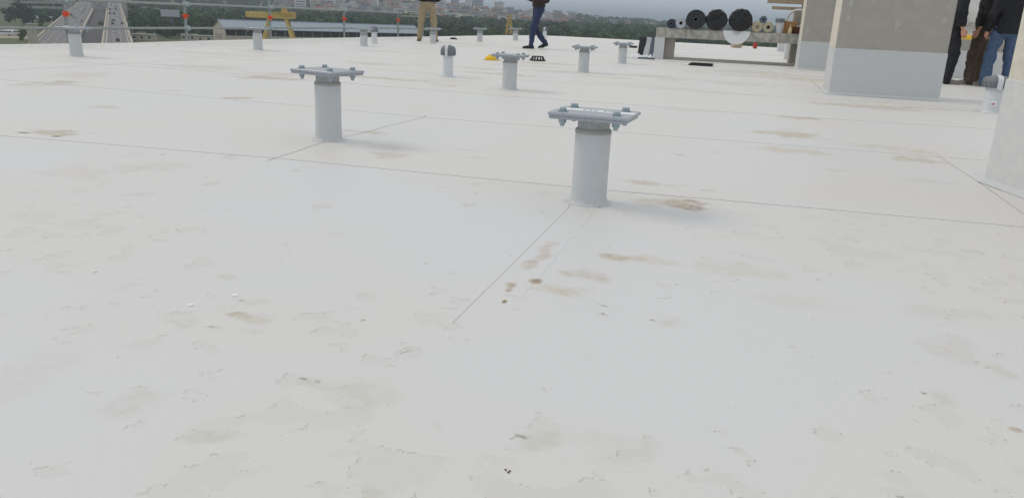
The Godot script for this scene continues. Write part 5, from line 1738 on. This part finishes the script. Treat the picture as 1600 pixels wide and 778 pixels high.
# ------------------------------------------------------------------ small things
func hard_hat(at: Vector3, turn: float, label: String):
	var o := base("hard_hat", at, turn, label, "hard hat", "yellow hard hats")
	o.scale = Vector3.ONE * 0.88
	var st := mb()
	lathe(st, [Vector2(0.118, 0.012), Vector2(0.116, 0.05), Vector2(0.104, 0.09), Vector2(0.080, 0.118), Vector2(0.045, 0.134), Vector2(0, 0.139)], 28, Vector3.ZERO, Basis.from_scale(Vector3(0.82, 0.72, 1.0)))
	part("shell", fin(st), M.yellow, o)
	st = mb()
	var pl := PackedVector2Array()
	for k in 36:
		var a := TAU * k / 36
		pl.append(Vector2(cos(a) * 0.125, sin(a) * (0.155 if sin(a) < 0 else 0.20)))
	prism(st, pl, 0.004, 0.014)
	part("brim", fin(st), M.yellow, o)
	for x in [-0.03, 0.0, 0.03]:
		st = mb()
		for k in 8:
			var a := PI * (0.15 + 0.7 * k / 8.0)
			var b := PI * (0.15 + 0.7 * (k + 1) / 8.0)
			var p := Vector3(x, sin(a) * 0.099 + 0.001, cos(a) * 0.116)
			var q := Vector3(x, sin(b) * 0.099 + 0.001, cos(b) * 0.116)
			bx(st, (p + q) * 0.5, Vector3(0.012, 0.010, p.distance_to(q) + 0.004), 0.0, Basis(Vector3.RIGHT, atan2(-(q.y - p.y), q.z - p.z)))
		part("ridge", fin(st), M.yellow, o)

func build_small_things():
	hard_hat(Vector3(-0.52, 0, -14.2), 1.75, "yellow hard hat lying on the white roof near the black drain guard")
	hard_hat(Vector3(8.35, 0.70, -15.35), 0.5, "yellow hard hat on the concrete pedestal behind the people")
	# black drain guard
	var o := base("drain_guard", Vector3(0.31, 0, -14.65), -0.2, "black plastic drain guard with slotted sloping sides", "drain guard")
	o.scale = Vector3(0.88, 0.85, 0.88)
	part("base_ring", lathe_mesh([Vector2(0.13, 0.0), Vector2(0.172, 0.0), Vector2(0.168, 0.016), Vector2(0.13, 0.016), Vector2(0.13, 0.0)], 24, true), M.black_plastic, o)
	part("top_ring", lathe_mesh([Vector2(0.085, 0.085), Vector2(0.122, 0.083), Vector2(0.118, 0.098), Vector2(0.0, 0.100)], 24, true), M.black_plastic, o)
	for k in 14:
		var a := TAU * k / 14
		part("rib", rod_mesh(Vector3(cos(a) * 0.150, 0.012, sin(a) * 0.150), Vector3(cos(a) * 0.108, 0.09, sin(a) * 0.108), 0.012, 0.010, 6), M.black_plastic, o)
	# dark slab on the floor before the beam
	o = base("flat_bundle", Vector3(3.42, 0, -15.45), -0.3, "flat black folded sheet with a white end, on the floor before the beam", "bundle")
	part("fold", box_mesh(Vector3(0.46, 0.035, 0.16), 0.012, Vector3(0.03, 0.0185, 0)), M.black_film, o)
	part("fold", box_mesh(Vector3(0.42, 0.02, 0.13), 0.008, Vector3(0.05, 0.0465, 0.005)), M.black_film, o)
	var st := mb()
	prism(st, PackedVector2Array([Vector2(-0.36, -0.01), Vector2(-0.20, -0.07), Vector2(-0.19, 0.06)]), 0.002, 0.024)
	part("white_end", fin(st), M.paper, o)
	# membrane leaning on the pedestal
	o = base("leaning_boards", Vector3(2.62, 0, -17.75), YAW, "dark and grey insulation boards leaning against the beam's pedestal", "boards")
	for b in [[-0.02, 0.15, 0.42, M.black_rubber, 0.10], [0.10, 0.12, 0.44, M.coat, 0.22], [0.20, 0.10, 0.43, M.blue_grey, 0.18]]:
		st = mb()
		bx(st, Vector3(b[0] + 0.04, b[2] * 0.5 * cos(b[4]) + 0.004, 0.0), Vector3(b[1], b[2], 0.03), 0.004, Basis(Vector3.BACK, -b[4] * 0.6) * Basis(Vector3.RIGHT, -b[4]))
		part("board", fin(st), b[3], o)
	o = base("crumpled_sheet", Vector3(2.55, 0, -17.35), YAW, "crumpled white and grey sheet on the floor by the leaning boards", "sheet")
	st = mb()
	st.set_smooth_group(-1)
	var nz := noise(31, 4.0, 3)
	var Q := func(i, j):
		var x: float = -0.28 + 0.56 * i / 12.0
		var z: float = -0.13 + 0.26 * j / 6.0
		var edge := 1.0 if i in [0, 12] or j in [0, 6] else 0.0
		return Vector3(x + 0.05 * nz.get_noise_2d(x * 3, z), 0.006 + (1.0 - edge) * (0.03 + absf(nz.get_noise_2d(x * 2 + 5, z * 2)) * 0.12), z + 0.05 * nz.get_noise_2d(x * 2 + 30, z))
	for i in 12:
		for j in 6: quad(st, Q.call(i, j + 1), Q.call(i + 1, j + 1), Q.call(i + 1, j), Q.call(i, j))
	part("sheet", fin(st), M.paper, o)
	part("strip", box_mesh(Vector3(0.36, 0.035, 0.10), 0.01, Vector3(0.16, 0.018, 0.19)), M.blue_grey, o)
	# things by the far edge seen under the beam
	for c in [[Vector3(9.0, 0, -27.6), Vector3(0.18, 0.16, 0.16), M.cream_plastic, "small cream canister by the far roof edge"], [Vector3(8.1, 0, -28.2), Vector3(0.12, 0.20, 0.12), M.red_paint, "red jerry can by the far roof edge"], [Vector3(7.5, 0, -28.4), Vector3(0.3, 0.22, 0.25), M.wood, "wooden crate by the far roof edge"]]:
		o = base("canister" if c[2] != M.wood else "crate", c[0], 0.2, c[3], "canister" if c[2] != M.wood else "crate")
		part("body", box_mesh(c[1], 0.02, Vector3(0, c[1].y / 2, 0)), c[2], o)
		if c[2] != M.wood:
			part("lid", rod_mesh(Vector3(0.04, c[1].y, 0), Vector3(0.04, c[1].y + 0.03, 0), 0.03), M.black_plastic, o)
		else:
			for k in 2: part("slat", box_mesh(Vector3(0.32, 0.06, 0.01), 0.0, Vector3(0, 0.06 + 0.10 * k, 0.131)), M.wood, o)
	# glove by the edge, black foil bit
	o = base("work_glove", Vector3(-2.02, 0, -23.9), 0.5, "dark work glove dropped near the roof edge", "glove")
	st = mb()
	field_mesh(st, hand_bones(Vector3(0, 0.025, 0), Vector3(1, 0, 0), Vector3(0, -1, 0.2), 1.0) + [[Vector3(-0.06, 0.025, 0), Vector3(0.02, 0.025, 0), 0.024, 0.03]], 0.007, 0.012)
	part("glove", fin(st), M.black_rubber, o)
	o = base("cable_coil", Vector3(3.25, 0, -23.6), 0.0, "small black coil of cable on the floor behind the beam", "coil")
	st = mb()
	var cp := []
	for k in 61: cp.append(Vector3(cos(k * 0.42) * (0.11 + 0.01 * sin(k * 1.3)), 0.012 + 0.011 * (k / 15), sin(k * 0.42) * 0.11))
	tube(st, cp, 0.011, 8)
	part("coil", fin(st), M.black_plastic, o)
	# scraps on the membrane
	for s in [[-0.87, -2.0, 0.4], [-0.78, -2.09, -0.1]]:
		o = base("paper_scrap", Vector3(s[0], 0.0005, s[1]), s[2], "tiny bright white scrap lying on the membrane", "scrap", "white scraps on the membrane")
		st = mb()
		prism(st, PackedVector2Array([Vector2(-0.009, -0.004), Vector2(0.004, -0.006), Vector2(0.010, 0.003), Vector2(-0.004, 0.006)]), 0.0, 0.003)
		part("scrap", fin(st), mat(Color8(250, 250, 250), 0.5), o)
	o = base("crumbs", Vector3(0.01, 0.0005, -1.26), 0.0, "cluster of small dark crumbs on the membrane", "crumbs")
	for k in 5:
		st = mb()
		lathe(st, [Vector2(0, 0), Vector2(0.0017, 0.0004), Vector2(0.0019, 0.0016), Vector2(0, 0.0026)], 6, Vector3(cos(k * 1.3) * 0.0045, 0, sin(k * 1.9) * 0.005), Basis.IDENTITY, false)
		part("crumb", fin(st), M.brown, o)
